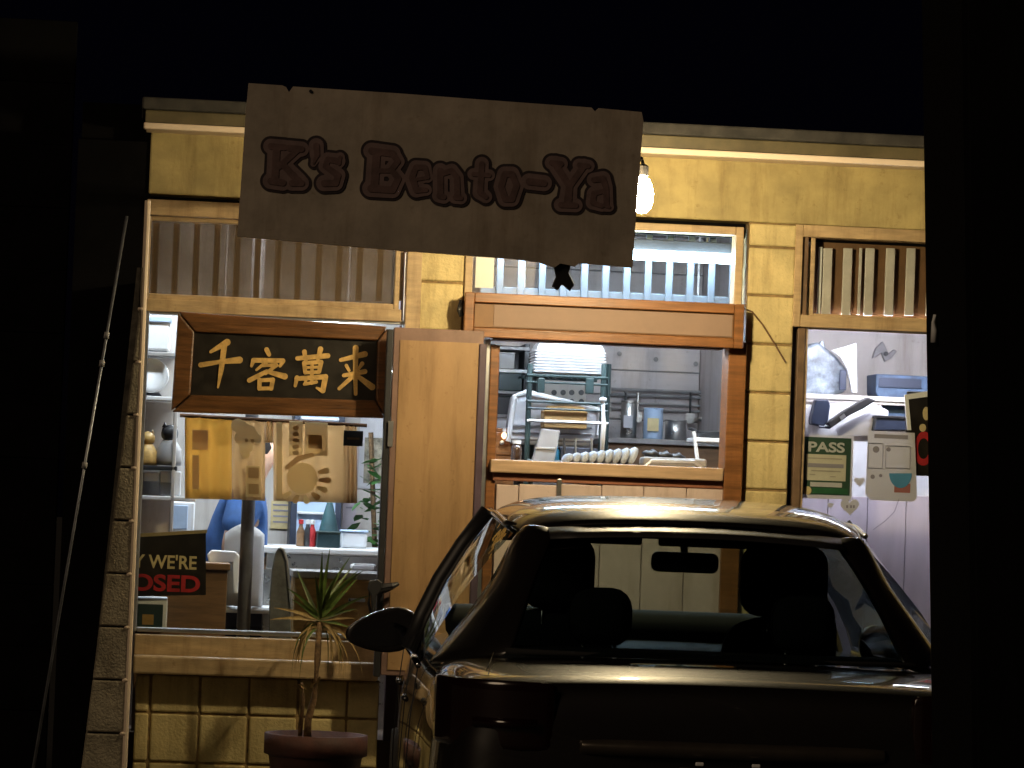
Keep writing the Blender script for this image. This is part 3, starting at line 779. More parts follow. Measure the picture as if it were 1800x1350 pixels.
# rails on the back wall
ra = thing('wall_rail', 'pair of dark steel rails fixed along the kitchen back wall', 'rail', W(1170, 705, 2.25))
for y in (688, 697, 712, 722): obj('rail', tube([W(1075, y - 4, 2.26), W(1290, y + 4, 2.26)], .009 if y < 700 else .006, 6), m_grey, ra)
for x in (1100, 1240): pbox('bracket', x - 3, 684, x + 3, 728, 2.262, .028, m_grey, ra)
for i, (x, y) in enumerate(((1088, 622), (1152, 632), (1222, 640), (1244, 628))):
    o = obj('wall_hook', lathe([(.0, -.02), (.012, -.018), (.008, 0)], 10, W(x, y, 2.283), 'Y'), m_grey); solo(o, 'small grey hook on the kitchen siding, ' + ORD[i] + ' from the stack of foam trays', 'hook', 'hooks on the kitchen wall')
for i, (x, ln, kind) in enumerate(((1100, 40, 0), (1122, 34, 1), (1214, 36, 1), (1236, 44, 0), (1256, 32, 1))):
    t = thing('hanging_utensil', ('steel ladle' if kind == 0 else 'steel turner') + ' hanging from the kitchen wall rail, ' + ORD[i] + ' from the wire rack', 'utensil', W(x, 692, 2.2), 'utensils on the wall rail')
    p = W(x, 690, 2.22); q = W(x - 1, 690 + ln, 2.22)
    obj('handle', tube([p, q], .005, 6), m_steel if i % 2 else m_dark, t)
    if kind == 0: obj('bowl', lathe([(.004, -.022), (.022, -.016), (.03, 0), (.028, 0), (.02, -.012)], 14, q), m_steel, t, True)
    else: box('blade', q.x - .02, q.x + .02, 2.218, 2.222, q.z - .05, q.z, m_steel, t, bev=.001)
for i, (x0_, y0_, x1_, y1_, c_) in enumerate(((1096, 730, 1112, 752, m_paper), (1138, 735, 1158, 758, m_cream))):
    o = pbox('paper_label', x0_, y0_, x1_, y1_, 1.66, .002, c_, bev=0); solo(o, ('white' if i == 0 else 'cream') + ' paper label on the ' + ('tall steel' if i == 0 else 'pale blue') + ' canister', 'label')
# white side table with pan
wt = thing('white_stand', 'white shelf on a slanted white leg at the right jamb of the serving window', 'stand', (W(1245, 830, .7).x, .7, FL))
x0, x1, z0, z1 = rect(1222, 770, 1285, 778, .7); box('top', x0, x1, .68, .95, z0, z1, m_white, wt)
obj('leg', tube([W(1220, 758, .69), W(1228, 826, .69), (W(1228, 826, .69).x + .01, .69, FL)], .009, 8), m_white, wt)
pa = thing('dark_pan', 'dark shallow pan on the white shelf beside the right jamb', 'pan', W(1250, 770, .8))
a = W(1250, 769, .8); a.z = z1 + .001
obj('dish', lathe([(.05, 0), (.065, .02), (.07, .028), (.066, .028), (.05, .006)], 24, a), m_dark, pa, True)
obj('handle', tube([a + Vector((-.06, 0, .025)), a + Vector((-.1, 0, .04))], .007, 6), m_dark, pa)
# things on the serving counter
CT = W(1060, 815, -.1).z + .001
for i in range(9):
    x = 998 + i * 14
    p = W(x, 815, .12)
    o_ = lathe([(.001, -.09), (.022, -.085), (.026, 0), (.022, .085), (.001, .09)], 12, (0, 0, 0), 'Y')
    for v in o_.verts: v.co = Vector((v.co.x * .62, v.co.y, v.co.z * (1.0 + .12 * i) * .8)); v.co += Vector((p.x + v.co.z * .35, .14, CT + .022 * (1 + .12 * i) * .86))
    bmesh.ops.recalc_face_normals(o_, faces=o_.faces)
    solo(obj('rolled_towel', o_, m_cloth, None, True), 'pale blue rolled cloth, ' + ORD[i] + ' of the counter row from the grey folded panel', 'towel', 'rolled cloths on the counter')
tr = thing('counter_tray', 'grey rounded tray with black tongs on the serving counter', 'tray', W(1185, 825, .15))
x0, x1, z0, z1 = rect(1130, 806, 1242, 826, .12); box('tray_body', x0, x1, .1, .24, CT, CT + (z1 - z0) * .8, m_grey, tr, bev=.012, seg=3)
obj('handle', tube([W(1132, 822, .1), W(1145, 810, .1), W(1220, 812, .1), W(1240, 826, .1)], .008, 8), m_alu, tr)
gl_ = thing('black_gloves', 'black rubber gloves lying on the grey counter tray', 'gloves', W(1165, 806, .16))
for i, (x, y, rx, rz) in enumerate(((1145, 799, 15, 9), (1168, 801, 16, 8), (1190, 803, 14, 7))):
    b = bmesh.new(); bmesh.ops.create_icosphere(b, subdivisions=3, radius=1)
    p = W(x, y, .17)
    for v in b.verts: v.co = Vector((p.x + v.co.x * rx / 420 * (1 + .2 * math.sin(5 * v.co.z + i)), .17 + v.co.y * .04, p.z + v.co.z * rz / 420 * (1 + .2 * math.sin(6 * v.co.x))))
    obj('glove', b, m_dark, gl_, True)
nl = thing('small_night_bulb', 'tiny warm glowing bulb by the orange cabinet in the kitchen', 'bulb', W(887, 765, .93))
obj('bulb', lathe([(.002, .016), (.010, .008), (.011, -.004), (.002, -.014)], 12, W(886, 766, .92)), emis('small_bulb', (1, .6, .3), 6), nl, True)
obj('socket', lathe([(.007, .015), (.007, .035), (0, .035)], 10, W(886, 766, .92)), m_white, nl)

# ---------------------------------------------------------------- dining room behind the left window
# noren curtain, two lengths on a rod just inside the glass
YN = .16
nr = thing('split_curtain', 'short gold and cream split curtain with pale printed motifs under the plaque', 'curtain', W(470, 885, YN))
obj('rod', tube([W(316, 730, YN), W(645, 748, YN)], .008, 8), m_darkwood, nr)
def curtain(pxs, y0f, y1f, m, name, ph, amp=.011):
    b = bmesh.new(); nx, ny = 26, 8; g_ = []
    for j in range(ny):
        row = []
        for i in range(nx):
            s = i / (nx - 1); t = j / (ny - 1)
            x = pxs[0] + (pxs[1] - pxs[0]) * s
            y = y0f(x) + (y1f(x) - y0f(x)) * t
            p = W(x, y, YN); p.y += amp * (.4 + .8 * t) * math.sin(s * 15 + ph)
            row.append(b.verts.new(p))
        g_.append(row)
    for j in range(ny - 1):
        for i in range(nx - 1): b.faces.new((g_[j][i], g_[j][i + 1], g_[j + 1][i + 1], g_[j + 1][i]))
    o = obj(name, b, m, nr, True)
    md = o.modifiers.new('s', 'SOLIDIFY'); md.thickness = .002
    return o
top = lambda x: 732 + (x - 320) * .045
bot = lambda x: 876 + (x - 320) * .028
c1 = curtain((325, 408), top, bot, m_noren, 'gold_length', 0)
c2 = curtain((408.3, 466), top, lambda x: bot(x) + (x - 440) * .02, m_norenc, 'cream_length', 1.0)
c3 = curtain((481, 607), top, bot, m_norenc, 'cream_length', 2.2)
c4 = curtain((466.5, 480.5), top, lambda x: 778, m_norenc, 'header_tape', .5)
c5 = curtain((607.3, 628), top, bot, m_norenp, 'edge_band', .5)
YQ = YN - .022
def patch(poly, m, par, name='print', dy=0.): return obj(name, prism(poly, YQ - dy, .0015), m, par)
sd = lambda x0, y0, x1, y1: [(x0, y0), (x1, y0 + (x1 - x0) * .04), (x1, y1 + (x1 - x0) * .04), (x0, y1)]
patch(sd(338, 755, 366, 790), m_norenp if False else m_norenc, c1)
patch(sd(338, 800, 350, 860), m_norenc, c1)
sdf_mesh('print', [(418, 748, 440, 758, 12, 10), (440, 758, 452, 772, 9, 8), (424, 770, 436, 786, 12, 10), (430, 790, 432, 800, 9, 7)], 0, YQ, m_norenw, c2, cell=1.2, thick=.001)
patch(ellipse(433, 774, 3, 4, 10), m_norenp, c2, dy=.003); patch(ellipse(444, 775, 3, 4, 10), m_norenp, c2, dy=.003)
patch(sd(432, 818, 458, 873), m_norenw, c2)
patch(sd(437, 822, 455, 840), m_norenp, c2, dy=.003); patch(sd(437, 850, 455, 868), m_norenp, c2, dy=.003)
patch(sd(508, 740, 532, 800), m_norenw, c3); patch(sd(536, 742, 576, 800), m_norenw, c3); patch(sd(542, 764, 566, 788), m_norenp, c3, dy=.003)
for i in range(5): patch(ellipse(520, 752 + i * 11, 6, 4, 10), m_norenp, c3, dy=.003)
patch(ellipse(531, 841, 27, 28, 28), m_norenw, c3, dy=.002)
sdf_mesh('print', [(504, 822, 524, 806, 4, 5), (524, 806, 548, 800, 5, 4)], 0, YQ - .004, m_norenp, c3, cell=1.2, thick=.001)
for a in (20, -5, -30, -55, -80, -105, -130):
    ca, sa = math.cos(R(a)), math.sin(R(a))
    sdf_mesh('print', [(531 + 33 * ca, 841 - 33 * sa, 531 + 46 * ca, 841 - 40 * sa, 3.5, 5.5)], 0, YQ - .003, m_norenp if a % 2 else m_norenw, c3, cell=1.2, thick=.001)
patch(sd(486, 742, 496, 876), m_norenw, c3)
# hanging black tag
tg = thing('black_tag', 'small black tag with a pale line hung at the right edge of the curtain', 'tag', W(621, 783, .1))
pbox('card', 604, 757, 638, 784, .1, .006, m_dark, tg, bev=.001); pbox('line', 610, 769, 632, 773, .0985, .001, m_brown, tg, bev=0)

def shelf_item(name, label, cat, px0, py0, px1, py1, Y, dp, m, bev=.006, extra=None):
    t = thing(name, label, cat, W((px0 + px1) / 2, py1, Y)); pbox('body', px0, py0, px1, py1, Y, dp, m, t, bev=bev)
    if extra: extra(t)
    return t
# shelves at the left jamb
sh = thing('jamb_shelf', 'narrow shelf unit standing inside the left window edge', 'shelf', (W(275, 900, .55).x, .55, FL))
for y, m_ in ((622, m_grey), (700, m_white), (822, m_dark), (876, m_white)):
    x0, x1, z0, z1 = rect(226, y - 4, 345 if y > 850 else 312, y + 4, .5); box('shelf', x0, x1, .5, .66, z0, z1, m_, sh)
p = W(313, 545, .6); box('upright', p.x, p.x + .016, .5, .52, FL, p.z, m_room, sh); box('upright', p.x, p.x + .016, .67, .69, FL, p.z, m_room, sh)
box('back', W(226, 600, .68).x, p.x, .67, .69, FL, p.z, m_room, sh, bev=0)
shelf_item('storage_tub', 'white lidded tub on the top of the jamb shelf', 'tub', 250, 548, 300, 617, .53, .12, m_white, .012, lambda t: pbox('lid', 247, 556, 303, 566, .52, .135, m_blue, t))
pt = thing('white_plate', 'white round plate standing on the jamb shelf under the tub', 'plate', W(268, 696, .52))
obj('dish', lathe([(.0, .012), (.05, .012), (.072, .0), (.074, .003), (.05, .018), (0, .018)], 32, W(266, 660, .52), 'Y'), m_white, pt, True)
obj('stand', prism([(250, 696), (285, 697), (280, 690), (255, 690)], .53, .05), m_dark, pt)
def figure(name, label, px, py, h, Y, m, m2):
    t = thing(name, label, 'figurine', W(px, py, Y)); p = W(px, py, Y); s = h / 415
    obj('body', lathe([(.30 * s, 0), (.33 * s, .1 * s), (.30 * s, .4 * s), (.18 * s, .58 * s), (.15 * s, .62 * s)], 16, p), m, t, True)
    b = bmesh.new(); bmesh.ops.create_icosphere(b, subdivisions=2, radius=.22 * s)
    for v in b.verts: v.co += Vector((p.x, p.y, p.z + .78 * s))
    obj('head', b, m2, t, True)
    for sx in (-1, 1):
        q = p + Vector((sx * .13 * s, 0, .92 * s)); obj('ear', lathe([(.07 * s, 0), (.03 * s, .08 * s), (.002, .13 * s)], 8, q), m2, t, True)
    return t
figure('gold_figurine', 'small gold seated figurine on the dark jamb shelf', 258, 818, 60, .56, m_gold, m_gold)
figure('dark_figurine', 'dark seated figurine with a round head on the jamb shelf', 296, 818, 72, .56, m_grey, m_dark)
shelf_item('white_appliance', 'white boxy appliance with a dark opening on the lower jamb shelf', 'appliance', 280, 828, 318, 872, .53, .12, m_white, .006, lambda t: (pbox('opening', 282, 848, 303, 870, .526, .003, m_grey, t, bev=0), pbox('arm', 252, 830, 282, 846, .54, .1, m_white, t)))
shelf_item('white_cabinet', 'tall white cabinet side below the lower jamb shelf', 'cabinet', 290, 882, 342, 940, .86, .3, m_white, .006, lambda t: (pbox('door_panel', 294, 888, 330, 930, .85, .008, m_blue, t)))
# sorry sign
cs = thing('closed_sign', 'black sign reading SORRY WE\'RE CLOSED standing inside the left window', 'sign', W(300, 1048, .11))
obj('board', prism([(150, 950), (362, 932), (362, 1046), (150, 1050)], .1, .012), m_black, cs)
obj('edge', prism([(150, 943), (364, 931), (364, 937), (150, 950)], .094, .022), mat('sign_edge', (.34, .26, .12), .6), cs)
text('lettering', "SORRY WE'RE", 254, 986, 25, .098, m_cream, cs, width_px=184, bold=.02)
text('lettering', "CLOSED", 262, 1024, 30, .098, m_red, cs, width_px=180, bold=.03)
# framed white box in the corner
shelf_item('white_crate', 'white open crate with dark contents in the left window corner', 'crate', 238, 1050, 294, 1108, .12, .2, m_white, .006, lambda t: (pbox('opening', 242, 1062, 286, 1106, .116, .003, m_dgreen, t, bev=0), pbox('label_card', 250, 1080, 270, 1098, .113, .002, m_goldwood, t, bev=0)))
for i in range(6):
    solo(pbox('foil_cup', 244 + i * 22, 1104 + i * .8, 258 + i * 22, 1110 + i * .8, .1, .02, m_alu, bev=.002), 'small foil strip on the window sill, ' + ORD[i] + ' from the buttress', 'foil strip', 'foil strips on the sill')
wb = thing('window_bench', 'brown wooden bench front behind the sorry sign', 'bench', (W(340, 1110, .3).x, .3, FL))
x0, x1, z0, z1 = rect(240, 1000, 398, 1112, .3); box('front_panel', x0, x1, .3, .33, FL, z1, m_brown, wb); box('seat', x0, x1 + .01, .28, .6, z1 + .001, z1 + .03, m_brown, wb)
gp = thing('grey_post', 'round grey metal post standing just inside the left window', 'post', W(432, 1115, .34))
a = W(432, 1000, .34); obj('shaft', lathe([(.028, FL), (.028, zc)], 16, (a.x, .34, 0)), mat('grey_post_paint', (.16, .16, .18), .35, vary=.2), gp, True); obj('collar', lathe([(.04, FL), (.04, FL + .02), (.028, FL + .03)], 16, (a.x, .34, 0)), m_grey, gp)
# white plastic armchair
wcx = W(415, 1000, .8)
pc = thing('plastic_armchair', 'white moulded plastic armchair behind the grey post', 'chair', (wcx.x, .85, FL))
zs2 = W(420, 1062, .85).z
bx_ = [W(388, 1000, .8).x, W(462, 1000, .8).x]
def chair_back():
    b = bmesh.new(); n = 9; g_ = []
    for j in range(8):
        row = []
        for i in range(n):
            s = i / (n - 1) * 2 - 1; t = j / 7
            zt2 = zs2 + (W(425, 920, .8).z - zs2) * t * (1 - .12 * s * s * t)
            row.append(b.verts.new((bx_[0] + (bx_[1] - bx_[0]) * (s * (.98 - .06 * t * t) + 1) / 2, .62 + .05 * (1 - s * s) * -1 - .06 * t, zt2)))
        g_.append(row)
    for j in range(7):
        for i in range(n - 1): b.faces.new((g_[j][i], g_[j][i + 1], g_[j + 1][i + 1], g_[j + 1][i]))
    return b
o = obj('backrest', chair_back(), m_white, pc, True); md = o.modifiers.new('s', 'SOLIDIFY'); md.thickness = .018
box('seat', bx_[0] - .02, bx_[1] + .14, .60, 1.0, zs2 - .03, zs2, m_white, pc, bev=.012)
for (xx, yy) in ((bx_[0], .62), (bx_[1] + .1, .62), (bx_[0], .96), (bx_[1] + .1, .96)):
    obj('leg', tube([(xx, yy, zs2 - .02), (xx, yy, FL)], [.024, .018], 8), m_white, pc)
obj('armrest', prism([(364, 975), (372, 967), (414, 969), (422, 978), (418, 1044), (410, 1046), (408, 990), (368, 990)], .45, .05, .006), m_white, pc)
# person sitting at the table
pr = thing('person', 'seated person in a blue shirt half hidden below the split curtain', 'person', (W(400, 1050, 1.1).x, 1.1, FL))
bx = W(405, 900, 1.1).x; sz = FL + .45
def skin_chain(name, pts, edges, rad, m, parent, root=0, sub=2):
    me = bpy.data.meshes.new(name); me.from_pydata([Vector(p) for p in pts], edges, [])
    o = obj(name, me, m, parent)
    md = o.modifiers.new('skin', 'SKIN'); md.use_smooth_shade = True
    sk = me.skin_vertices[0].data if me.skin_vertices else None
    if sk is None:
        bmx = bmesh.new(); bmx.from_mesh(me); bmx.verts.layers.skin.verify(); bmx.to_mesh(me); bmx.free(); sk = me.skin_vertices[0].data
    for i, r in enumerate(rad): sk[i].radius = (r, r) if not isinstance(r, tuple) else r; sk[i].use_root = (i == root)
    s = o.modifiers.new('sub', 'SUBSURF'); s.levels = sub; s.render_levels = sub
    return o
Y0 = 1.1
pts = [(bx, Y0, sz + .10), (bx + .02, Y0, sz + .28), (bx + .06, Y0, sz + .46), (bx + .08, Y0, sz + .58), (bx + .10, Y0, sz + .64),
       (bx + .13, Y0, sz + .72), (bx + .14, Y0, sz + .80),
       (bx + .06, Y0 - .17, sz + .51), (bx - .01, Y0 - .20, sz + .28), (bx + .14, Y0 - .16, sz + .24), (bx + .24, Y0 - .12, sz + .245), (bx + .30, Y0 - .11, sz + .25),
       (bx + .06, Y0 + .17, sz + .51), (bx + .02, Y0 + .20, sz + .28), (bx + .18, Y0 + .14, sz + .25), (bx + .27, Y0 + .10, sz + .25), (bx + .32, Y0 + .09, sz + .25),
       (bx + .02, Y0 - .10, sz + .06), (bx + .38, Y0 - .11, sz + .05), (bx + .40, Y0 - .11, FL + .06), (bx + .50, Y0 - .11, FL + .03),
       (bx + .02, Y0 + .10, sz + .06), (bx + .38, Y0 + .11, sz + .05), (bx + .40, Y0 + .11, FL + .06), (bx + .50, Y0 + .11, FL + .03)]
ed = [(0, 1), (1, 2), (2, 3), (3, 4), (4, 5), (5, 6), (2, 7), (7, 8), (8, 9), (9, 10), (10, 11), (2, 12), (12, 13), (13, 14), (14, 15), (15, 16), (0, 17), (17, 18), (18, 19), (19, 20), (0, 21), (21, 22), (22, 23), (23, 24)]
rad = [(.13, .15), (.125, .14), (.12, .15), (.06, .06), (.055, .055), (.085, .075), (.07, .07), .06, .045, .038, .028, .022, .06, .045, .038, .028, .022, .085, .065, .05, .04, .085, .065, .05, .04]
skin_chain('body', pts, ed, rad, m_skin, pr)
pts2 = [(bx, Y0, sz + .05), (bx + .02, Y0, sz + .28), (bx + .06, Y0, sz + .46), (bx + .075, Y0, sz + .555), (bx + .06, Y0 - .17, sz + .51), (bx + .01, Y0 - .20, sz + .36), (bx + .06, Y0 + .17, sz + .51), (bx + .03, Y0 + .20, sz + .36)]
skin_chain('shirt', pts2, [(0, 1), (1, 2), (2, 3), (2, 4), (4, 5), (2, 6), (6, 7)], [(.15, .165), (.145, .16), (.14, .165), .085, .085, .07, .085, .07], m_shirt, pr)
pts3 = [(bx, Y0, sz + .08), (bx + .02, Y0 - .10, sz + .06), (bx + .38, Y0 - .11, sz + .05), (bx + .40, Y0 - .11, FL + .09), (bx + .02, Y0 + .10, sz + .06), (bx + .38, Y0 + .11, sz + .05), (bx + .40, Y0 + .11, FL + .09)]
skin_chain('trousers', pts3, [(0, 1), (1, 2), (2, 3), (0, 4), (4, 5), (5, 6)], [(.15, .16), .10, .078, .062, .10, .078, .062], m_trouser, pr)
b = bmesh.new(); bmesh.ops.create_icosphere(b, subdivisions=3, radius=1)
for v in b.verts: v.co = Vector((bx + .125 + v.co.x * .095, Y0 + v.co.y * .085, sz + .78 + v.co.z * .10))
bmesh.ops.delete(b, geom=[v for v in b.verts if v.co.x > bx + .17 and v.co.z < sz + .80], context='VERTS')
obj('hair', b, m_hair, pr, True)
for sgn, hx_, hy in ((-1, bx + .30, Y0 - .11), (1, bx + .32, Y0 + .09)):
    for k in range(5):
        a = (k - 2) * .018; ln = (.05, .07, .078, .072, .055)[k]
        if k == 0: q = [(hx_ - .01, hy + sgn * -.02, sz + .25), (hx_ + .025, hy - sgn * .04, sz + .262), (hx_ + .045, hy - sgn * .045, sz + .255)]
        else: q = [(hx_ + .01, hy + a, sz + .25), (hx_ + .03 + ln * .5, hy + a * 1.15, sz + .262), (hx_ + .03 + ln, hy + a * 1.2, sz + .248)]
        skin_chain('finger', q, [(0, 1), (1, 2)], [.010, .009, .007], m_skin, pr, sub=1)
# table, leaning panel, wooden chest, things on the table
tbz = W(570, 962, 1.0).z
tb2 = thing('dining_table', 'white topped table behind the yucca plant', 'table', (W(575, 1000, 1.1).x, 1.1, FL))
x0, x1 = W(452, 960, .95).x, W(700, 960, .95).x
box('top', x0, x1, .80, 1.5, tbz - .03, tbz, m_white, tb2, bev=.008)
box('apron', x0 + .04, x1 - .04, .84, 1.46, tbz - .10, tbz - .031, m_steel, tb2)
for xx in (x0 + .05, x1 - .05):
    for yy in (.86, 1.44): box('leg', xx - .02, xx + .02, yy - .02, yy + .02, FL, tbz - .101, m_steel, tb2)
lp = thing('grey_board', 'tall grey panel with a rounded top leaning inside the left window', 'board', W(492, 1125, .2))
obj('panel_face', prism([(472, 1128), (474, 1050), (478, 1000), (484, 972), (490, 962), (496, 964), (503, 985), (508, 1030), (511, 1070), (512, 1129)], .2, .02, .004), mat('panel_grey', (.20, .20, .20), .4, vary=.25, scale=12), lp)
obj('rim', tube([W(492, 962, .195), W(498, 966, .195), (W(505, 986, .195)), W(509, 1030, .195), W(513, 1075, .195)], .006, 6), m_alu, lp)
wch = thing('wooden_chest', 'gold brown wooden chest inside the window behind the yucca', 'chest', (W(588, 1125, .25).x, .25, FL))
x0, x1, z0, z1 = rect(516, 1018, 668, 1128, .25); box('carcass', x0, x1, .25, .6, FL, z1, m_goldwood, wch)
box('lid', x0 - .01, x1 + .01, .235, .62, z1 + .001, z1 + .03, m_grey, wch); pbox('latch_glint', 612, 1052, 642, 1058, .238, .01, m_alu, wch)
dc = thing('dark_case', 'teal black box on the edge of the white dining table', 'box', W(576, 978, .85))
p = W(576, 978, .85); box('case', W(556, 970, .84).x, W(597, 970, .84).x, .83, .95, tbz + .001, tbz + .062, mat('teal_black', (.02, .05, .06), .4), dc); box('case_lid', W(555, 970, .84).x, W(598, 970, .84).x, .826, .954, tbz + .0625, tbz + .072, m_dgreen, dc)
cn = thing('teal_cone', 'dark teal folded cone standing on the dining table', 'cone', W(577, 950, 1.15))
p = W(577, 950, 1.15); obj('cone_body', lathe([(.052, tbz + .001), (.046, tbz + .06), (.03, tbz + .13), (.012, tbz + .2), (.003, tbz + .22)], 20, (p.x, 1.15, 0)), mat('teal', (.015, .06, .07), .6, vary=.2), cn, True); obj('base_ring', lathe([(.056, tbz + .001), (.056, tbz + .008), (.05, tbz + .01)], 20, (p.x, 1.15, 0)), m_dark, cn)
ctn = thing('clear_container', 'clear plastic container on the right end of the dining table', 'container', W(622, 960, 1.0))
x0, x1 = W(600, 950, 1.0).x, W(645, 950, 1.0).x; box('tub', x0, x1, .98, 1.1, tbz + .001, tbz + .07, m_clear, ctn, bev=.012); box('lid', x0 - .004, x1 + .004, .976, 1.104, tbz + .0705, tbz + .08, m_blue, ctn)
pbk = thing('paper_stack', 'small stack of white paper at the table edge', 'paper', W(638, 1005, .66))
box('sheets', W(618, 1000, .4).x, W(656, 1000, .4).x, .34, .5, W(590, 1014, .25).z + .034, W(590, 1014, .25).z + .05, m_paper, pbk)
box('top_sheet', W(621, 1000, .4).x, W(659, 1000, .4).x, .345, .495, W(590, 1014, .25).z + .0505, W(590, 1014, .25).z + .052, m_white, pbk)
fr_ = thing('drinks_fridge', 'pale blue drinks fridge with bright shelves at the back of the dining room', 'fridge', (W(552, 960, 2.0).x, 2.0, FL))
x0, x1, z0, z1 = rect(525, 700, 592, 965, 1.98); box('cabinet', x0 - .03, x1 + .03, 2.0, 2.28, FL, z1, m_navy, fr_)
box('liner', x0, x1, 1.995, 1.999, FL + .2, z1 - .04, m_blue, fr_, bev=0)
for i in range(6):
    z = z0 + .05 + i * .11; box('shelf', x0, x1, 1.95, 1.994, z, z + .012, m_white, fr_)
x_ = W(660, 800, 2.0).x
for i, (a0, b0, a1, b1, mm) in enumerate(((446, 886, 470, 922, m_paper), (476, 880, 512, 930, m_cream), (604, 780, 628, 930, m_lilac))):
    t = thing('wall_notice', ('small white', 'cream', 'tall lilac')[i] + ' notice pinned on the dining room back wall', 'notice', W((a0 + a1) / 2, b1, 2.28)); pbox('sheet', a0, b0, a1, b1, 2.284, .008, mm, t, bev=.001)
    for k in range(4): pbox('print_line', a0 + 4, b0 + 6 + k * (b1 - b0 - 10) / 4, a1 - 5, b0 + 9 + k * (b1 - b0 - 10) / 4, 2.281, .002, m_ink2, t, bev=0)
for i, (x, mm, cc) in enumerate(((528, m_brown, m_red), (540, m_dark, m_white), (548, m_red, m_white))):
    p = W(x, 955, .92); p.z = tbz + .001
    t = thing('sauce_bottle', ('brown bottle with a red cap', 'black bottle with a white cap', 'red bottle with a white cap')[i] + ' on the dining table', 'bottle', p)
    obj('body', lathe([(.016, 0), (.019, .006), (.019, .062), (.009, .085), (.008, .098)], 14, p), mm, t, True); obj('cap', lathe([(.011, .098), (.011, .116), (0, .118)], 12, p), cc, t)
hp = thing('leafy_houseplant', 'green leafy houseplant at the back right of the dining room', 'plant', (x_, 1.95, FL))
zt_ = W(648, 960, 1.95).z
obj('pot', lathe([(.09, FL), (.12, FL + .22), (.125, FL + .25), (.1, FL + .25)], 20, (x_, 1.95, 0)), m_blue, hp, True)
obj('stem', tube([(x_, 1.95, FL + .2), (x_ + .01, 1.95, zt_), (x_ - .03, 1.94, W(648, 760, 1.95).z)], .012, 6), m_stem, hp)
for i in range(70):
    z = random.uniform(zt_ - .1, W(648, 800, 1.95).z); a = random.uniform(0, 6.28); l_ = random.uniform(.05, .10)
    c = Vector((x_ + random.uniform(-.07, .07), 1.93 + random.uniform(-.08, .06), z)); d = Vector((math.cos(a), math.sin(a) * .6, random.uniform(-.5, .6))).normalized(); s_ = d.cross(Vector((.1, .3, 1))).normalized()
    b = bmesh.new(); vs = [b.verts.new(c + d * l_ * u + s_ * l_ * .28 * w_ + Vector((0, 0, -.02 * u * u))) for u, w_ in ((0, 0), (.35, 1), (.75, .7), (1, 0), (.75, -.7), (.35, -1))]
    b.faces.new(vs); obj('leaf', b, mat('house_leaf', (.10, .30, .07), .5, vary=.25, scale=14), hp)
wp = thing('pale_poster', 'pale pinkish poster on the wall above the leafy houseplant', 'poster', W(655, 800, 2.28))
pbox('sheet', 632, 700, 720, 860, 2.285, .008, m_paper, wp, bev=0); pbox('print', 640, 770, 700, 850, 2.281, .002, mat('poster_print', (.45, .40, .30), .8, vary=.4, scale=25), wp, bev=0)

# ---------------------------------------------------------------- storeroom window: notices on the glass and clutter inside
YG = .072
ps = thing('pass_placard', 'green and white placard reading PASS on the right window glass', 'placard', W(1452, 875, YG))
pbox('sheet', 1404, 765, 1499, 877, YG, .002, m_paper, ps, bev=0)
pbox('green_field', 1410, 769, 1495, 870, YG - .0015, .001, m_green, ps, bev=0)
text('lettering', 'PASS', 1453, 786, 18, YG - .003, m_paper, ps, width_px=64, bold=.03)
pbox('white_box', 1416, 799, 1487, 845, YG - .003, .001, mat('placard_cream', (.66, .62, .50), .7, vary=.08), ps, bev=0)
pbox('line', 1420, 815, 1483, 822, YG - .0045, .001, m_ink2, ps, bev=0)
for x, y, w2 in ((1450, 806, 30), (1428, 834, 5), (1464, 838, 5), (1452, 828, 26)): pbox('line', x - w2, y - 1, x + w2, y + 1, YG - .0045, .001, mat('faint_print', (.46, .42, .36), .8), ps, bev=0)
pbox('white_strip', 1424, 848, 1480, 856, YG - .003, .001, m_paper, ps, bev=0)
pbox('green_strip', 1428, 858, 1490, 868, YG - .003, .001, mat('bright_green', (.03, .14, .06), .5), ps, bev=0)
obj('seal', lathe([(0, 0), (.018, 0), (.018, .001), (0, .001)], 20, W(1419, 862, YG - .0035), 'Y'), m_cream, ps)
mn = thing('notice_sheet', 'white printed notice with a blue picture taped to the right window', 'notice', W(1565, 880, YG))
obj('sheet', prism([(1526, 757), (1608, 761), (1612, 876), (1604, 882), (1530, 879), (1521, 868)], YG, .002), m_paper, mn)
text('lettering', 'NOTICE', 1567, 768, 7, YG - .002, m_ink2, mn, width_px=52) if False else pbox('print_line', 1537, 764, 1596, 771, YG - .0015, .001, m_ink2, mn, bev=0)
for a in ((1525, 779, 1552, 824), (1556, 784, 1600, 824)):
    frame('print_box', *a, 1.2, YG - .0015, .001, mat('faint_lilac', (.52, .50, .58), .8, vary=0), mn)
for x, y, r_ in ((1540, 790, 6), (1562, 790, 4), (1534, 838, 4), (1548, 836, 3)): obj('print_spot', lathe([(0, 0), (r_ / 428, 0), (r_ / 428, .001), (0, .001)], 16, W(x, y, YG - .002), 'Y'), m_ink2, mn)
obj('blue_picture', prism(ellipse(1583, 832, 20, 26, 14, 180, 360), YG - .003, .001), mat('sky_blue', (.10, .34, .62), .6), mn)
pbox('red_picture', 1572, 850, 1600, 866, YG - .0015, .001, mat('soft_red', (.5, .18, .17), .7), mn, bev=0)
def heart(px, py, s, Y, m, t=None):
    P = [(px + s * .62 * 16 * math.sin(a) ** 3 / 16, py - s * .62 * (13 * math.cos(a) - 5 * math.cos(2 * a) - 2 * math.cos(3 * a) - math.cos(4 * a)) / 16) for a in [i * 2 * math.pi / 28 for i in range(28)]]
    return obj('heart_sticker', prism(P, Y, .002), m, t)
hs = heart(1494, 890, 27, YG, m_paper); solo(hs, 'white heart sticker with scribbled letters below the PASS placard', 'sticker')
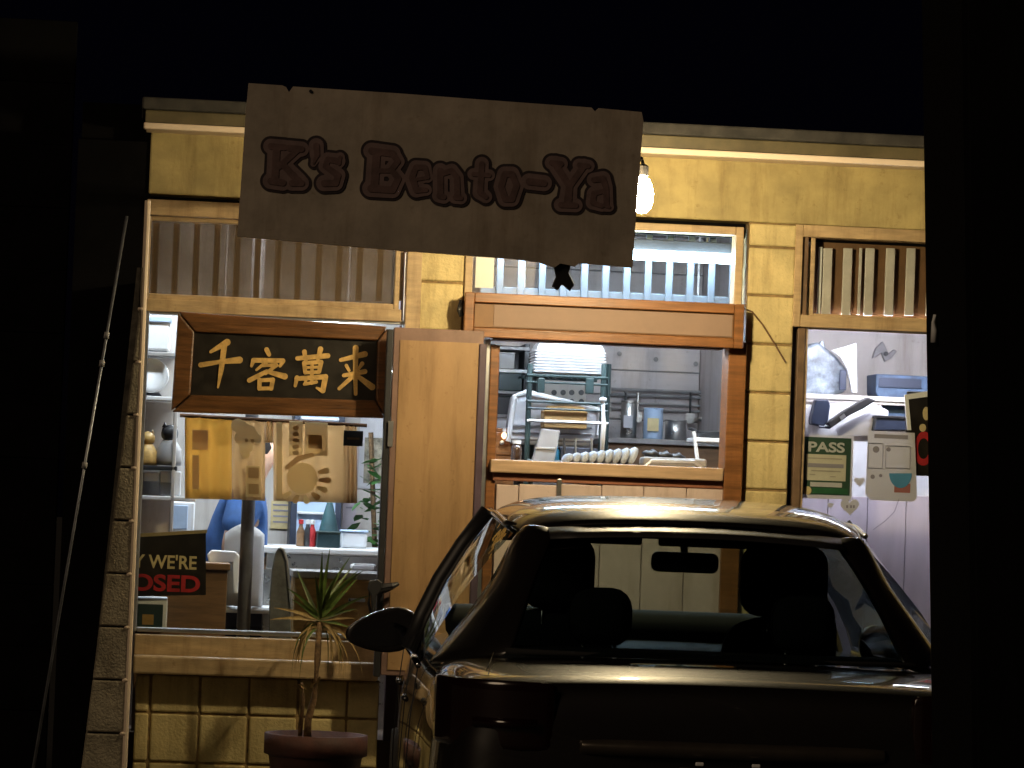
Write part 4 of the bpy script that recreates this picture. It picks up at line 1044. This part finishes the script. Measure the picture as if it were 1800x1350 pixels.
for x in (1489, 1496, 1501): pbox('scribble', x - 1.5, 888, x + 1.5, 893, YG - .0015, .001, m_ink2, hs, bev=0)
solo(heart(1511, 846, 16, YG, m_paper), 'white heart sticker between the PASS placard and the notice', 'sticker')
solo(heart(1460, 888, 9, YG, m_paper), 'tiny pale heart sticker under the PASS placard', 'sticker')
cr = obj('glass_crack', tube([W(1580, 878, YG), W(1572, 900, YG), W(1556, 916, YG), W(1535, 931, YG)], .0016, 5), m_ink2); solo(cr, 'dark crack line running across the right window panel', 'crack')
os_ = thing('open_sign', 'dark framed sign with red and pale glow marks hung in the right window', 'sign', W(1660, 850, .08))
pbox('panel', 1592, 690, 1720, 838, .085, .012, m_black, os_)
obj('frame_bar', prism([(1590, 694), (1640, 686), (1720, 686), (1720, 694), (1640, 696), (1597, 702), (1602, 756), (1595, 756)], .078, .012), m_white, os_)
text('lettering', 'OPEN', 1660, 790, 60, .083, m_red, os_, width_px=106, bold=.03)
for x, y, ry in ((1628, 727, 12), (1622, 752, 7)): obj('mark', prism(ellipse(x, y, 6, ry, 14), .082, .001), m_cream, os_)
# lower lilac boards inside the right window
lb = thing('lower_boards', 'pale lilac vertical boards filling the lower part of the right window', 'boards', (W(1520, 1000, .78).x, .78, FL))
xs = [1398, 1452, 1522, 1590, 1660, 1740]
for a, b_ in zip(xs, xs[1:]):
    x0, x1, z0, z1 = rect(a + .5, 872, b_ - .5, 1100, .78); box('board', x0, x1, .78, .8, FL, z1, m_lilac, lb, bev=.003)
# clutter
def clut(name, label, cat, poly, Y, dp, m, bev=.006, extra=None):
    t = thing(name, label, cat, W(sum(p[0] for p in poly) / len(poly), max(p[1] for p in poly), Y)); obj('body', prism(poly, Y, dp, bev), m, t)
    if extra: extra(t)
    return t
m_bag = mat('clear_bag', (.46, .54, .62), .3, vary=.35, scale=14, alpha=.9)
clut('plastic_bag', 'crumpled translucent bag on the storeroom shelf in the right window', 'bag', [(1412, 612), (1438, 600), (1470, 625), (1490, 650), (1486, 690), (1450, 697), (1412, 692)], .68, .15, m_bag, .015, lambda t: obj('knot', prism([(1440, 602), (1447, 598), (1452, 612), (1443, 612)], .69, .03, .005), m_bag, t))
clut('white_board', 'white curved board standing beside the translucent bag', 'board', [(1462, 616), (1506, 603), (1507, 690), (1498, 690), (1490, 650), (1478, 628)], .64, .02, m_white, .003, lambda t: pbox('dark_foot', 1476, 650, 1488, 686, .63, .012, m_navy, t))
stt = thing('storeroom_shelf', 'pale shelf across the storeroom under the bag and blue box', 'shelf', W(1500, 700, .5))
pbox('shelf', 1400, 697, 1700, 706, .60, .13, m_room, stt); pbox('lip', 1400, 706, 1700, 712, .61, .02, m_room, stt)
clut('blue_carton', 'blue and dark carton on the storeroom shelf beside the open sign', 'carton', [(1540, 657), (1640, 662), (1640, 758), (1566, 752), (1552, 715), (1540, 690)], .66, .2, m_bluebox, .005, lambda t: pbox('label_patch', 1545, 665, 1620, 682, .654, .004, m_navy, t, bev=.001))
clut('navy_pouch', 'dark navy pouch under the shelf in the right window', 'pouch', [(1434, 702), (1456, 702), (1460, 712), (1456, 740), (1448, 750), (1426, 746), (1426, 735)], .3, .06, m_navy, .006, lambda t: obj('cord', tube([W(1440, 750, .3), W(1458, 752, .3), W(1470, 742, .3)], .006, 6), m_navy, t))
clut('long_case', 'long dark case lying slanted on white papers in the right window', 'case', [(1453, 744), (1480, 724), (1510, 706), (1526, 698), (1540, 704), (1518, 718), (1490, 732), (1462, 752)], .27, .05, m_dark, .005, lambda t: obj('clip', prism([(1476, 733), (1484, 727), (1487, 732), (1479, 738)], .262, .006), m_alu, t))
clut('white_papers', 'heap of white sheets under the slanted dark case', 'papers', [(1412, 712), (1530, 706), (1562, 722), (1560, 765), (1410, 768)], .36, .03, m_white, .004, lambda t: obj('sheet', prism([(1470, 752), (1548, 712), (1560, 735), (1540, 765), (1475, 766)], .352, .006), m_paper, t))
clut('black_box', 'small black box in front of the blue carton', 'box', [(1540, 734), (1596, 733), (1596, 757), (1536, 757)], .3, .08, m_navy, .005, lambda t: pbox('lid', 1538, 731, 1598, 736, .296, .088, m_dark, t, bev=.002))
clut('figure_hook', 'dark wall hook shaped like small branches on the storeroom wall', 'hook', [(1540, 612), (1548, 604), (1552, 600), (1558, 612), (1562, 622), (1572, 614), (1577, 617), (1566, 630), (1556, 636), (1550, 620), (1542, 626), (1534, 630), (1536, 622)], 1.17, .03, m_grey, .003, lambda t: obj('peg', lathe([(.0, -.02), (.01, -.02), (.01, .03)], 10, W(1556, 622, 1.17), 'Y'), m_dark, t))
bx2 = thing('storeroom_cupboard', 'cupboard behind the notices in the storeroom', 'cupboard', (W(1540, 880, .85).x, .85, FL))
x0, x1, z0, z1 = rect(1404, 768, 1700, 900, .85); box('carcass', x0, x1, .85, 1.15, FL, z1, m_room, bx2); pbox('door', 1410, 775, 1560, 900, .84, .009, m_white, bx2); pbox('door', 1563, 775, 1698, 900, .84, .009, m_white, bx2)

# ---------------------------------------------------------------- potted yucca outside the sill
YY = -.42
yp = thing('potted_yucca', 'spiky yucca with drooping dry leaves in a terracotta pot below the sill', 'plant', (W(556, 1300, YY).x, YY, .12))
pc_ = W(556, 1290, YY); rr = .205; ztp = pc_.z
obj('pot', lathe([(.14, .122), (.185, ztp - .09), (.19, ztp - .085), (rr, ztp - .08), (rr, ztp), (rr - .018, ztp), (rr - .022, ztp - .05)], 36, (pc_.x, YY, 0)), m_terra, yp, True)
obj('soil', lathe([(.0, ztp - .018), (.1, ztp - .02), (rr - .019, ztp - .03), (rr - .019, ztp - .045), (0, ztp - .05)], 28, (pc_.x, YY, 0)), m_soil, yp, True)
crown = W(562, 1085, YY)
base = Vector((pc_.x - .035, YY, ztp - .025))
obj('trunk', tube([base, base + Vector((.0, -.005, .08)), W(553, 1225, YY), W(558, 1160, YY), crown + Vector((0, 0, -.02))], [.018, .015, .013, .013, .012], 10), m_stem, yp, True)
obj('trunk', tube([base + Vector((-.03, .01, 0)), W(533, 1230, YY), W(530, 1200, YY)], [.009, .008, .006], 8), m_stem, yp, True)
def leaf(c, d, ln, wd, droop, m, fold=.35):
    b = bmesh.new(); n = 9; d = d.normalized()
    s = d.cross(Vector((0, -1, .15))).normalized() if abs(d.y) < .9 else Vector((1, 0, 0))
    p = c.copy(); rows = []; dd = d.copy()
    for i in range(n):
        t = i / (n - 1); wv = wd * (min(1, .45 + 2.2 * t) if t < .25 else 1) * (1 - max(0, t - .35) / .65) ** .8 + .0006
        nn = s.cross(dd).normalized()
        rows.append([b.verts.new(p - s * wv + nn * wv * fold), b.verts.new(p), b.verts.new(p + s * wv + nn * wv * fold)])
        dd = (dd + Vector((0, 0, -droop / n * (1 + 2.0 * t)))).normalized(); p = p + dd * ln / (n - 1)
    for a, c2_ in zip(rows, rows[1:]):
        for k in (0, 1): b.faces.new((a[k], a[k + 1], c2_[k + 1], c2_[k]))
    return obj('leaf', b, m, yp, True)
for i in range(12):                          # green upright spear leaves
    a = random.uniform(-48, 52) if i > 4 else (-24, -10, 4, 14, 28)[i]
    dep = random.uniform(-.55, .55)
    leaf(crown + Vector((random.uniform(-.012, .012), random.uniform(-.012, .012), random.uniform(-.02, .03))), Vector((math.sin(R(a)), dep, math.cos(R(a)))), random.uniform(.18, .29), .0085, random.uniform(0, .35), m_leaf)
for a, ln, mm in ((-70, .20, m_dry), (-84, .21, m_dry), (64, .16, m_leaf), (78, .14, m_dry), (95, .13, m_leaf), (-50, .15, m_leaf)):
    leaf(crown + Vector((0, -.01, -.01)), Vector((math.sin(R(a)), -.3, math.cos(R(a)))), ln, .0075, .15, mm)
for i in range(26):                          # dry skirt
    a = random.uniform(-70, 70); dep = random.uniform(-.5, .4)
    leaf(crown + Vector((random.uniform(-.01, .01), 0, -.015 - .03 * random.random())), Vector((math.sin(R(a)) * .9, dep, .15 - .3 * random.random())), random.uniform(.17, .31), .0068, random.uniform(1.6, 3.2), m_dry if random.random() < .72 else m_leaf)
for i in range(5):
    leaf(W(533 + 6 * i, 1215 - 3 * i, YY), Vector((random.uniform(-.6, .6), -.3, .5)), .07, .004, .8, m_dry)

# ---------------------------------------------------------------- leaning pole at the left, dark timber post at the right
lpz = thing('leaning_pole', 'thin pale metal pole leaning in the dark left of the block buttress', 'pole', (W(100, 1100, -1.15).x, -1.15, 0))
pA, pB = W(223, 380, -1.1), W(128, 940, -1.1)
dirp = (pB - pA); foot = pA + dirp * (pA.z / (pA.z - pB.z))
obj('shaft', tube([pA, foot], .0058, 10), mat('pole_steel', (.26, .27, .30), .38, metal=.6, vary=.15, scale=25), lpz, True)
for y in (590, 640, 820):
    t = (W(200, y, -1.1).z - pA.z) / (foot.z - pA.z); q = pA + (foot - pA) * t; d = dirp.normalized()
    obj('joint', tube([q - d * .012, q + d * .012], .0105, 10), m_grey, lpz, True)
pt_ = thing('dark_post', 'massive unlit dark timber post standing at the right in front of the car', 'post', (1.35, -7.0, 0))
YT = -7.0
a, c = W(1624, 400, YT + .4), W(1637, 1350, YT + .4)
slope = (c.x - a.x) / (a.z - c.z)
def px_at(z): return a.x + slope * (a.z - z)
b = bmesh.new(); r_ = []
for z in (0.0, 1.2, 2.4, 4.2):
    r_.append([b.verts.new(p) for p in ((px_at(z), YT, z), (px_at(z) + .42, YT, z), (px_at(z) + .42, YT + .4, z), (px_at(z), YT + .4, z))])
for q, s_ in zip(r_, r_[1:]):
    for k in range(4): b.faces.new((q[k], q[(k + 1) % 4], s_[(k + 1) % 4], s_[k]))
b.faces.new(r_[0]); b.faces.new(r_[-1]); bmesh.ops.recalc_face_normals(b, faces=b.faces)
bmesh.ops.bevel(b, geom=[e for e in b.edges if abs((e.verts[0].co - e.verts[1].co).normalized().z) > .9], offset=.012, segments=2, affect='EDGES')
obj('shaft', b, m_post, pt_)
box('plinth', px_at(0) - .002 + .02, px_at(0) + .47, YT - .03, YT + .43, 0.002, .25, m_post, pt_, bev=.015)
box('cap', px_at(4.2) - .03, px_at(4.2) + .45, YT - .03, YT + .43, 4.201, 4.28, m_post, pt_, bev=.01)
YT2 = YT + .27
post_glint = obj('latch_glint', tube([W(1643, 553, YT2), W(1641, 566, YT2), W(1642, 580, YT2), W(1641.5, 602, YT2)], [.0035, .0045, .007, .0075], 8), m_white, pt_, True)  # pale tube painted in as the highlight on the dark post

# ---------------------------------------------------------------- the parked car
HEAD = R(-3.2)
YR0 = -3.95
tgt = W(1222, 905, YR0)
Rz = Matrix.Rotation(HEAD, 4, 'Z')
off = Rz @ Vector((0, 1.22, 0))
CB = Vector((tgt.x - off.x, YR0 - off.y, 0))
CM = Matrix.Translation(CB) @ Rz
car = thing('parked_car', 'black sedan parked nose-in to the shop with its dark rear window facing out', 'car', CB)
def C(name, b, m, parent=None, smooth=True, sub=0, solid=0, offset=0):
    b.transform(Matrix.Diagonal((.93, 1, 1, 1))); b.transform(CM); bmesh.ops.recalc_face_normals(b, faces=b.faces)
    o = obj(name, b, m, parent or car, smooth)
    if solid:
        md = o.modifiers.new('s', 'SOLIDIFY'); md.thickness = solid; md.offset = offset
    if sub:
        md = o.modifiers.new('sub', 'SUBSURF'); md.levels = sub; md.render_levels = sub
    return o
def grid(rows):
    b = bmesh.new(); g_ = [[b.verts.new(p) for p in r] for r in rows]
    for r1, r2 in zip(g_, g_[1:]):
        for i in range(len(r1) - 1): b.faces.new((r1[i], r1[i + 1], r2[i + 1], r2[i]))
    return b
ST = [(0.02, .64, .52, .86), (.04, .72, .40, .94), (.07, .77, .34, .968), (.14, .81, .30, .985), (.35, .845, .26, 1.000), (.62, .87, .22, 1.010), (.85, .88, .20, 1.0), (1.25, .888, .19, .985), (1.9, .892, .19, .98), (2.6, .892, .19, .975), (3.2, .89, .19, .975), (3.5, .885, .20, .97), (3.8, .88, .22, .93), (4.15, .855, .24, .87), (4.38, .80, .27, .79), (4.49, .72, .32, .72), (4.53, .62, .40, .64)]
rows = []
for y, hw, zb, zt2 in ST:
    half = [(0, zb), (.72 * hw, zb), (.93 * hw, zb + .03), (.985 * hw, zb + .12 * (zt2 - zb)), (1.0 * hw, zb + .38 * (zt2 - zb)), (.998 * hw, zb + .60 * (zt2 - zb)), (.985 * hw, zb + .76 * (zt2 - zb)), (.972 * hw, zb + .80 * (zt2 - zb)), (.945 * hw, zb + .95 * (zt2 - zb)), (.90 * hw, zt2 - .004), (.80 * hw, zt2 + .008), (.45 * hw, zt2 + .018), (0, zt2 + .022)]
    ring = [(x, y, z) for x, z in half] + [(-x, y, z) for x, z in reversed(half[1:-1])]
    rows.append(ring + [ring[0]])
b = grid(rows)
bmesh.ops.remove_doubles(b, verts=b.verts, dist=.0005)
for yy in (ST[0][0], ST[-1][0]):
    vs = sorted([v for v in b.verts if abs(v.co.y - yy) < 1e-5], key=lambda v: math.atan2(v.co.z - .62, v.co.x)); b.faces.new(vs)
body = C('body', b, m_paint, sub=2)
# bumper, garnish, plate, lamps
b = grid([[(x, .03 + .10 * abs(x / .86) ** 3.2 - e, z) for x in np.linspace(-.86, .86, 15)] for z, e in ((.26, -.02), (.30, .02), (.42, .045), (.55, .05), (.625, .045), (.645, .02), (.648, -.04))])
C('rear_bumper', b, m_paint, sub=1, solid=.01)
b = grid([[(x, .015 + .07 * abs(x / .6) ** 3 - e, z) for x in np.linspace(-.44, .44, 13)] for z, e in ((.795, 0), (.80, .022), (.822, .03), (.835, .022), (.84, -.01))])
C('boot_garnish', b, mat('garnish', (.10, .085, .07), .3, metal=.6, vary=.1), sub=1, solid=.006)
b = bmbox(-.16, .16, -.012, .0, .66, .775, .006); pl_ = C('licence_plate', b, mat('plate_dark', (.10, .10, .11), .5), smooth=False)
for x in (-.10, .06): C('plate_lamp', bmbox(x - .012, x + .012, -.03, -.018, .782, .792, .003), m_white, smooth=False)
for s in (-1, 1):
    b = grid([[(s * x, y - .006 - (.004 if 0 < k < 4 else -.012), z) for k, (x, y) in enumerate(((.50, .025), (.60, .032), (.70, .055), (.78, .12), (.825, .24), (.842, .34)))] for z in (.80, .83, .90, .96, .985)])
    tl = C('tail_lamp', b, m_lamp, sub=1, solid=.012)
    b = grid([[(s * x, y - .026, z) for x, y in ((.56, .03), (.66, .045), (.74, .09))] for z in (.86, .885)]); C('reverse_lens', b, m_lamp, tl, solid=.004)
    b = grid([[(s * x, y, z) for x, y in ((.845, 3.95), (.80, 4.25), (.70, 4.44))] for z in (.62, .70, .76)]); hl = C('headlamp', b, m_chrome, solid=.02)
    b = grid([[(s * (x + .006), y + .006, z) for x, y in ((.845, 3.95), (.80, 4.25), (.70, 4.44))] for z in (.62, .70, .76)]); C('lens', b, m_carglass, hl, solid=.003)
    # side: door seams, handles
    for y in (1.28, 2.12, 3.22):
        C('door_seam', tube([(s * .902, y, .30), (s * .899, y, .60), (s * .888, y, .80), (s * .868, y + .01, .96)], .0022, 5), m_dark)
    for y in (1.62, 2.55):
        C('door_handle', tube([(s * .895, y - .10, .84), (s * .905, y - .08, .845), (s * .905, y + .08, .845), (s * .895, y + .10, .84)], .008, 8), m_paint)
C('boot_seam', tube([(-.70, .20, 1.0), (-.66, .6, 1.034)], .0015, 5), m_dark)
C('boot_seam', tube([(.70, .20, 1.0), (.66, .6, 1.034)], .003, 5), m_dark)
# greenhouse
RY = [(1.20, .535, 1.412), (1.26, .565, 1.434), (1.45, .595, 1.464), (1.75, .612, 1.486), (2.1, .618, 1.493), (2.45, .606, 1.480), (2.70, .58, 1.440), (2.78, .565, 1.418)]
rows = []
for y, hw, zc2 in RY:
    rows.append([(hw * t, y + .035 * t * t * (1 if y > 2 else 1), zc2 - .020 * t * t - .050 * abs(t) ** 8) for t in np.linspace(-1, 1, 17)])
C('roof', grid(rows), m_paint, sub=2, solid=.02, offset=-1)
def rp(i, s): y, hw, z2 = RY[i]; return Vector((s * hw, y + .035, z2 - .073))
belt = .985
# rear glass
rows = []
for t in np.linspace(0, 1, 7):
    y = 1.205 - .63 * t; z2 = 1.408 - .37 * t + .035 * math.sin(math.pi * t); hw = .44 + .17 * t
    rows.append([(hw * u, y + (.03 + .07 * t) * u * u, z2 - .02 * u * u) for u in np.linspace(-1, 1, 13)])
C('rear_window', grid(rows), m_carglass, sub=1)
edge = [Vector(r[-1]) for r in rows]
hd_rows = [[(x, y + .03 * (x / .5) ** 2 - .012, z - .004 - .02 * (x / .5) ** 2) for x in np.linspace(-.47, .47, 11)] for y, z in ((1.205, 1.404), (1.10, 1.372))]
C('window_band', grid(hd_rows), m_dark, solid=.004)
rows = []
for t in np.linspace(0, 1, 6):
    y = 2.78 + .74 * t; z2 = 1.408 - .42 * t + .03 * math.sin(math.pi * t); hw = .54 + .26 * t
    rows.append([(hw * u, y - (.02 + .16 * t) * u * u, z2 - .02 * u * u) for u in np.linspace(-1, 1, 11)])
C('windscreen', grid(rows), glass('windscreen_glass', (.80, .86, .82)), sub=1)
wedge = [Vector(r[-1]) for r in rows]
mx_ = lambda v, s: Vector((v.x * s, v.y, v.z))
for s in (-1, 1):
    # C pillar: from the rear glass edge round to the rear door window
    side = [Vector((.565, 1.30, 1.392)), Vector((.61, 1.27, 1.31)), Vector((.66, 1.22, 1.21)), Vector((.725, 1.17, 1.13)), Vector((.785, 1.14, 1.06)), Vector((.835, 1.12, 1.0)), Vector((.866, 1.1, .965))]
    rows = []
    for k in range(7):
        e = edge[k]; q = side[k]; mid = (e + q) / 2 + Vector((.03, -.035, .012))
        rows.append([mx_(e + Vector((-.004, 0, 0)), s), mx_(e * .6 + mid * .4 + Vector((.008, -.004, .004)), s), mx_(mid, s), mx_(q, s)])
    C('rear_pillar', grid(rows), m_paint, sub=1, solid=.02, offset=-1)
    rr_ = [mx_(Vector((.57, 1.30, 1.39)), s), rp(2, s), rp(3, s), rp(4, s), rp(5, s), rp(6, s), rp(7, s)]
    C('roof_rail', tube(rr_, [.003, .010, .014, .014, .014, .014, .012], 8), m_paint)
    C('front_pillar', tube([rp(7, s)] + [mx_(v, s) for v in wedge[1:]], .030, 8), m_paint)
    ub = [Vector((.868, 1.14, .965)), Vector((.872, 1.6, .968)), Vector((.876, 2.10, .968)), Vector((.873, 2.7, .966)), Vector((.855, 3.28, .965))]
    ut = [Vector((.565, 1.36, 1.372)), rp(3, 1), rp(4, 1), rp(5, 1), Vector((.60, 2.92, 1.30))]
    for name, i, j in (('rear_side_window', 0, 2), ('front_side_window', 2, 4)):
        rows = []
        for t in np.linspace(0, 1, 5):
            row = []
            for k in range(i, j + 1):
                v = ub[k].lerp(ut[k], t) + Vector((.03 * math.sin(math.pi * t), 0, 0)); row.append(mx_(v, s))
            rows.append(row)
        C(name, grid(rows), m_carglass)
    C('middle_pillar', tube([mx_(ub[2].lerp(ut[2], t) + Vector((.03 * math.sin(math.pi * t) + .002, 0, 0)), s) for t in np.linspace(0, 1, 5)], .032, 8), m_dark)
    C('belt_trim', tube([mx_(v + Vector((.004, 0, 0)), s) for v in ub], .011, 6), m_chrome)
    # mirror
    b = bmesh.new(); bmesh.ops.create_icosphere(b, subdivisions=3, radius=1)
    for v in b.verts:
        x, y, z = v.co
        v.co = Vector((s * (0.965 + x * .135), 2.98 + (max(y, -.25)) * .085, 0.975 + math.copysign(abs(z) ** .8, z) * (.074 - .026 * x) - .016 * (x - 1)))
    mr_ = C('side_mirror', b, m_paint)
    C('mirror_arm', tube([(s * .86, 3.0, .97), (s * .92, 3.0, .99), (s * .96, 2.99, 1.0)], .028, 8), m_dark, mr_)
    b = bmesh.new(); bmesh.ops.create_circle(b, cap_ends=True, segments=20, radius=1)
    for v in b.verts: v.co = Vector((s * (0.965 + v.co.x * .11), 2.957, 0.982 + v.co.y * .045))
    C('mirror_glass', b, mat('mirror', (.25, .25, .26), .05, metal=1, vary=0), mr_)
    # wheels
    for y in (.86, 3.55):
        b = lathe([(.18, -.09), (.30, -.10), (.315, -.06), (.315, .06), (.30, .10), (.18, .09)], 32, (s * .80, y, .315), 'X'); wl = C('wheel', b, m_rubber)
        b = lathe([(.0, .085), (.05, .095), (.06, .075), (.17, .07), (.19, .09), (.19, .06)] if s > 0 else [(.0, -.085), (.05, -.095), (.06, -.075), (.17, -.07), (.19, -.09), (.19, -.06)], 24, (s * .80, y, .315), 'X'); C('rim', b, m_alu, wl)
        b = lathe([(.36, .0), (.362, .02), (.33, .02)], 32, (s * .872, y, .33), 'X'); C('wheel_arch', b, m_dark)
# cabin
def seat(x, y, zt2, rear=False):
    w_ = .235
    rows = []
    for t in np.linspace(0, 1, 6):
        z2 = .62 + (zt2 - .62) * t
        rows.append([(x + w_ * (1 - .22 * t * t) * u, y - .16 * t + .05 * u * u - .03, z2 - .05 * u * u * t) for u in np.linspace(-1, 1, 9)])
    return C('seat', grid(rows), m_seat, sub=1, solid=.10)
def headrest(par, x, y, z, w_=.135, h=.105):
    b = bmesh.new(); bmesh.ops.create_cube(b, size=1)
    for v in b.verts: v.co = Vector((x + v.co.x * w_ * 2, y + v.co.y * .10, z + v.co.z * h * 2))
    bmesh.ops.bevel(b, geom=list(b.edges), offset=.062 if h > .08 else .05, segments=4, profile=.5, affect='EDGES')
    hr = C('headrest', b, m_seat, par)
    for dx in (-.05, .05): C('headrest_post', tube([(x + dx, y, z - h + .01), (x + dx, y + .02, z - h - .1)], .006, 6), m_steel, par)
SX = .0
for x in (-.38 + SX, .40 + SX):
    s_ = seat(x, 2.2, 1.13); headrest(s_, x, 1.98, 1.235, .125 if x < 0 else .15, .115)
rows = [[(.62 * u, 1.18 - .14 * t - .02, .62 + .33 * t - .02 * u * u) for u in np.linspace(-1, 1, 11)] for t in np.linspace(0, 1, 5)]
rb_ = C('rear_bench', grid(rows), m_seat, sub=1, solid=.10)
headrest(rb_, -.31, 1.02, 1.13, .10, .085); headrest(rb_, .33, 1.02, 1.13, .10, .085)
b = grid([[(.62 * u, y, z) for u in np.linspace(-1, 1, 5)] for y, z in ((.62, 1.036), (.98, 1.036))]); C('parcel_shelf', b, m_seat, solid=.012)
rows = [[(.74 * u, y - .05 * u * u, z) for u in np.linspace(-1, 1, 9)] for y, z in ((2.90, .95), (2.93, 1.06), (3.0, 1.095), (3.12, 1.09), (3.32, 1.02))]
C('dashboard', grid(rows), m_seat, sub=1, solid=.01)
a_ = [(-.36 + SX + .185 * math.cos(t), 2.85 + .06 * math.sin(t), .99 + .175 * math.sin(t)) for t in np.linspace(0, 2 * math.pi, 25)]
C('steering_wheel', tube(a_, .014, 8), m_dark)
b = bmbox(.02 + SX, .27 + SX, 2.80, 2.83, 1.235, 1.305, .024, 3); C('cabin_mirror', b, m_dark)
C('mirror_stem', tube([(.145 + SX, 2.83, 1.29), (.145 + SX, 2.9, 1.365)], .014, 6), m_dark)
for x in (-.29, .29): C('sun_visor', bmbox(x - .26, x + .26, 2.66, 2.685, 1.325, 1.40, .01, 2), m_seat)
b = grid([[(.52 * u, y, 1.395 + z) for u in np.linspace(-1, 1, 7)] for y, z in ((1.3, -.03), (1.75, .018), (2.2, .024), (2.7, -.012))]); C('headlining', b, mat('headlining', (.10, .10, .10), .9), solid=.01)
bpy.context.view_layer.update()
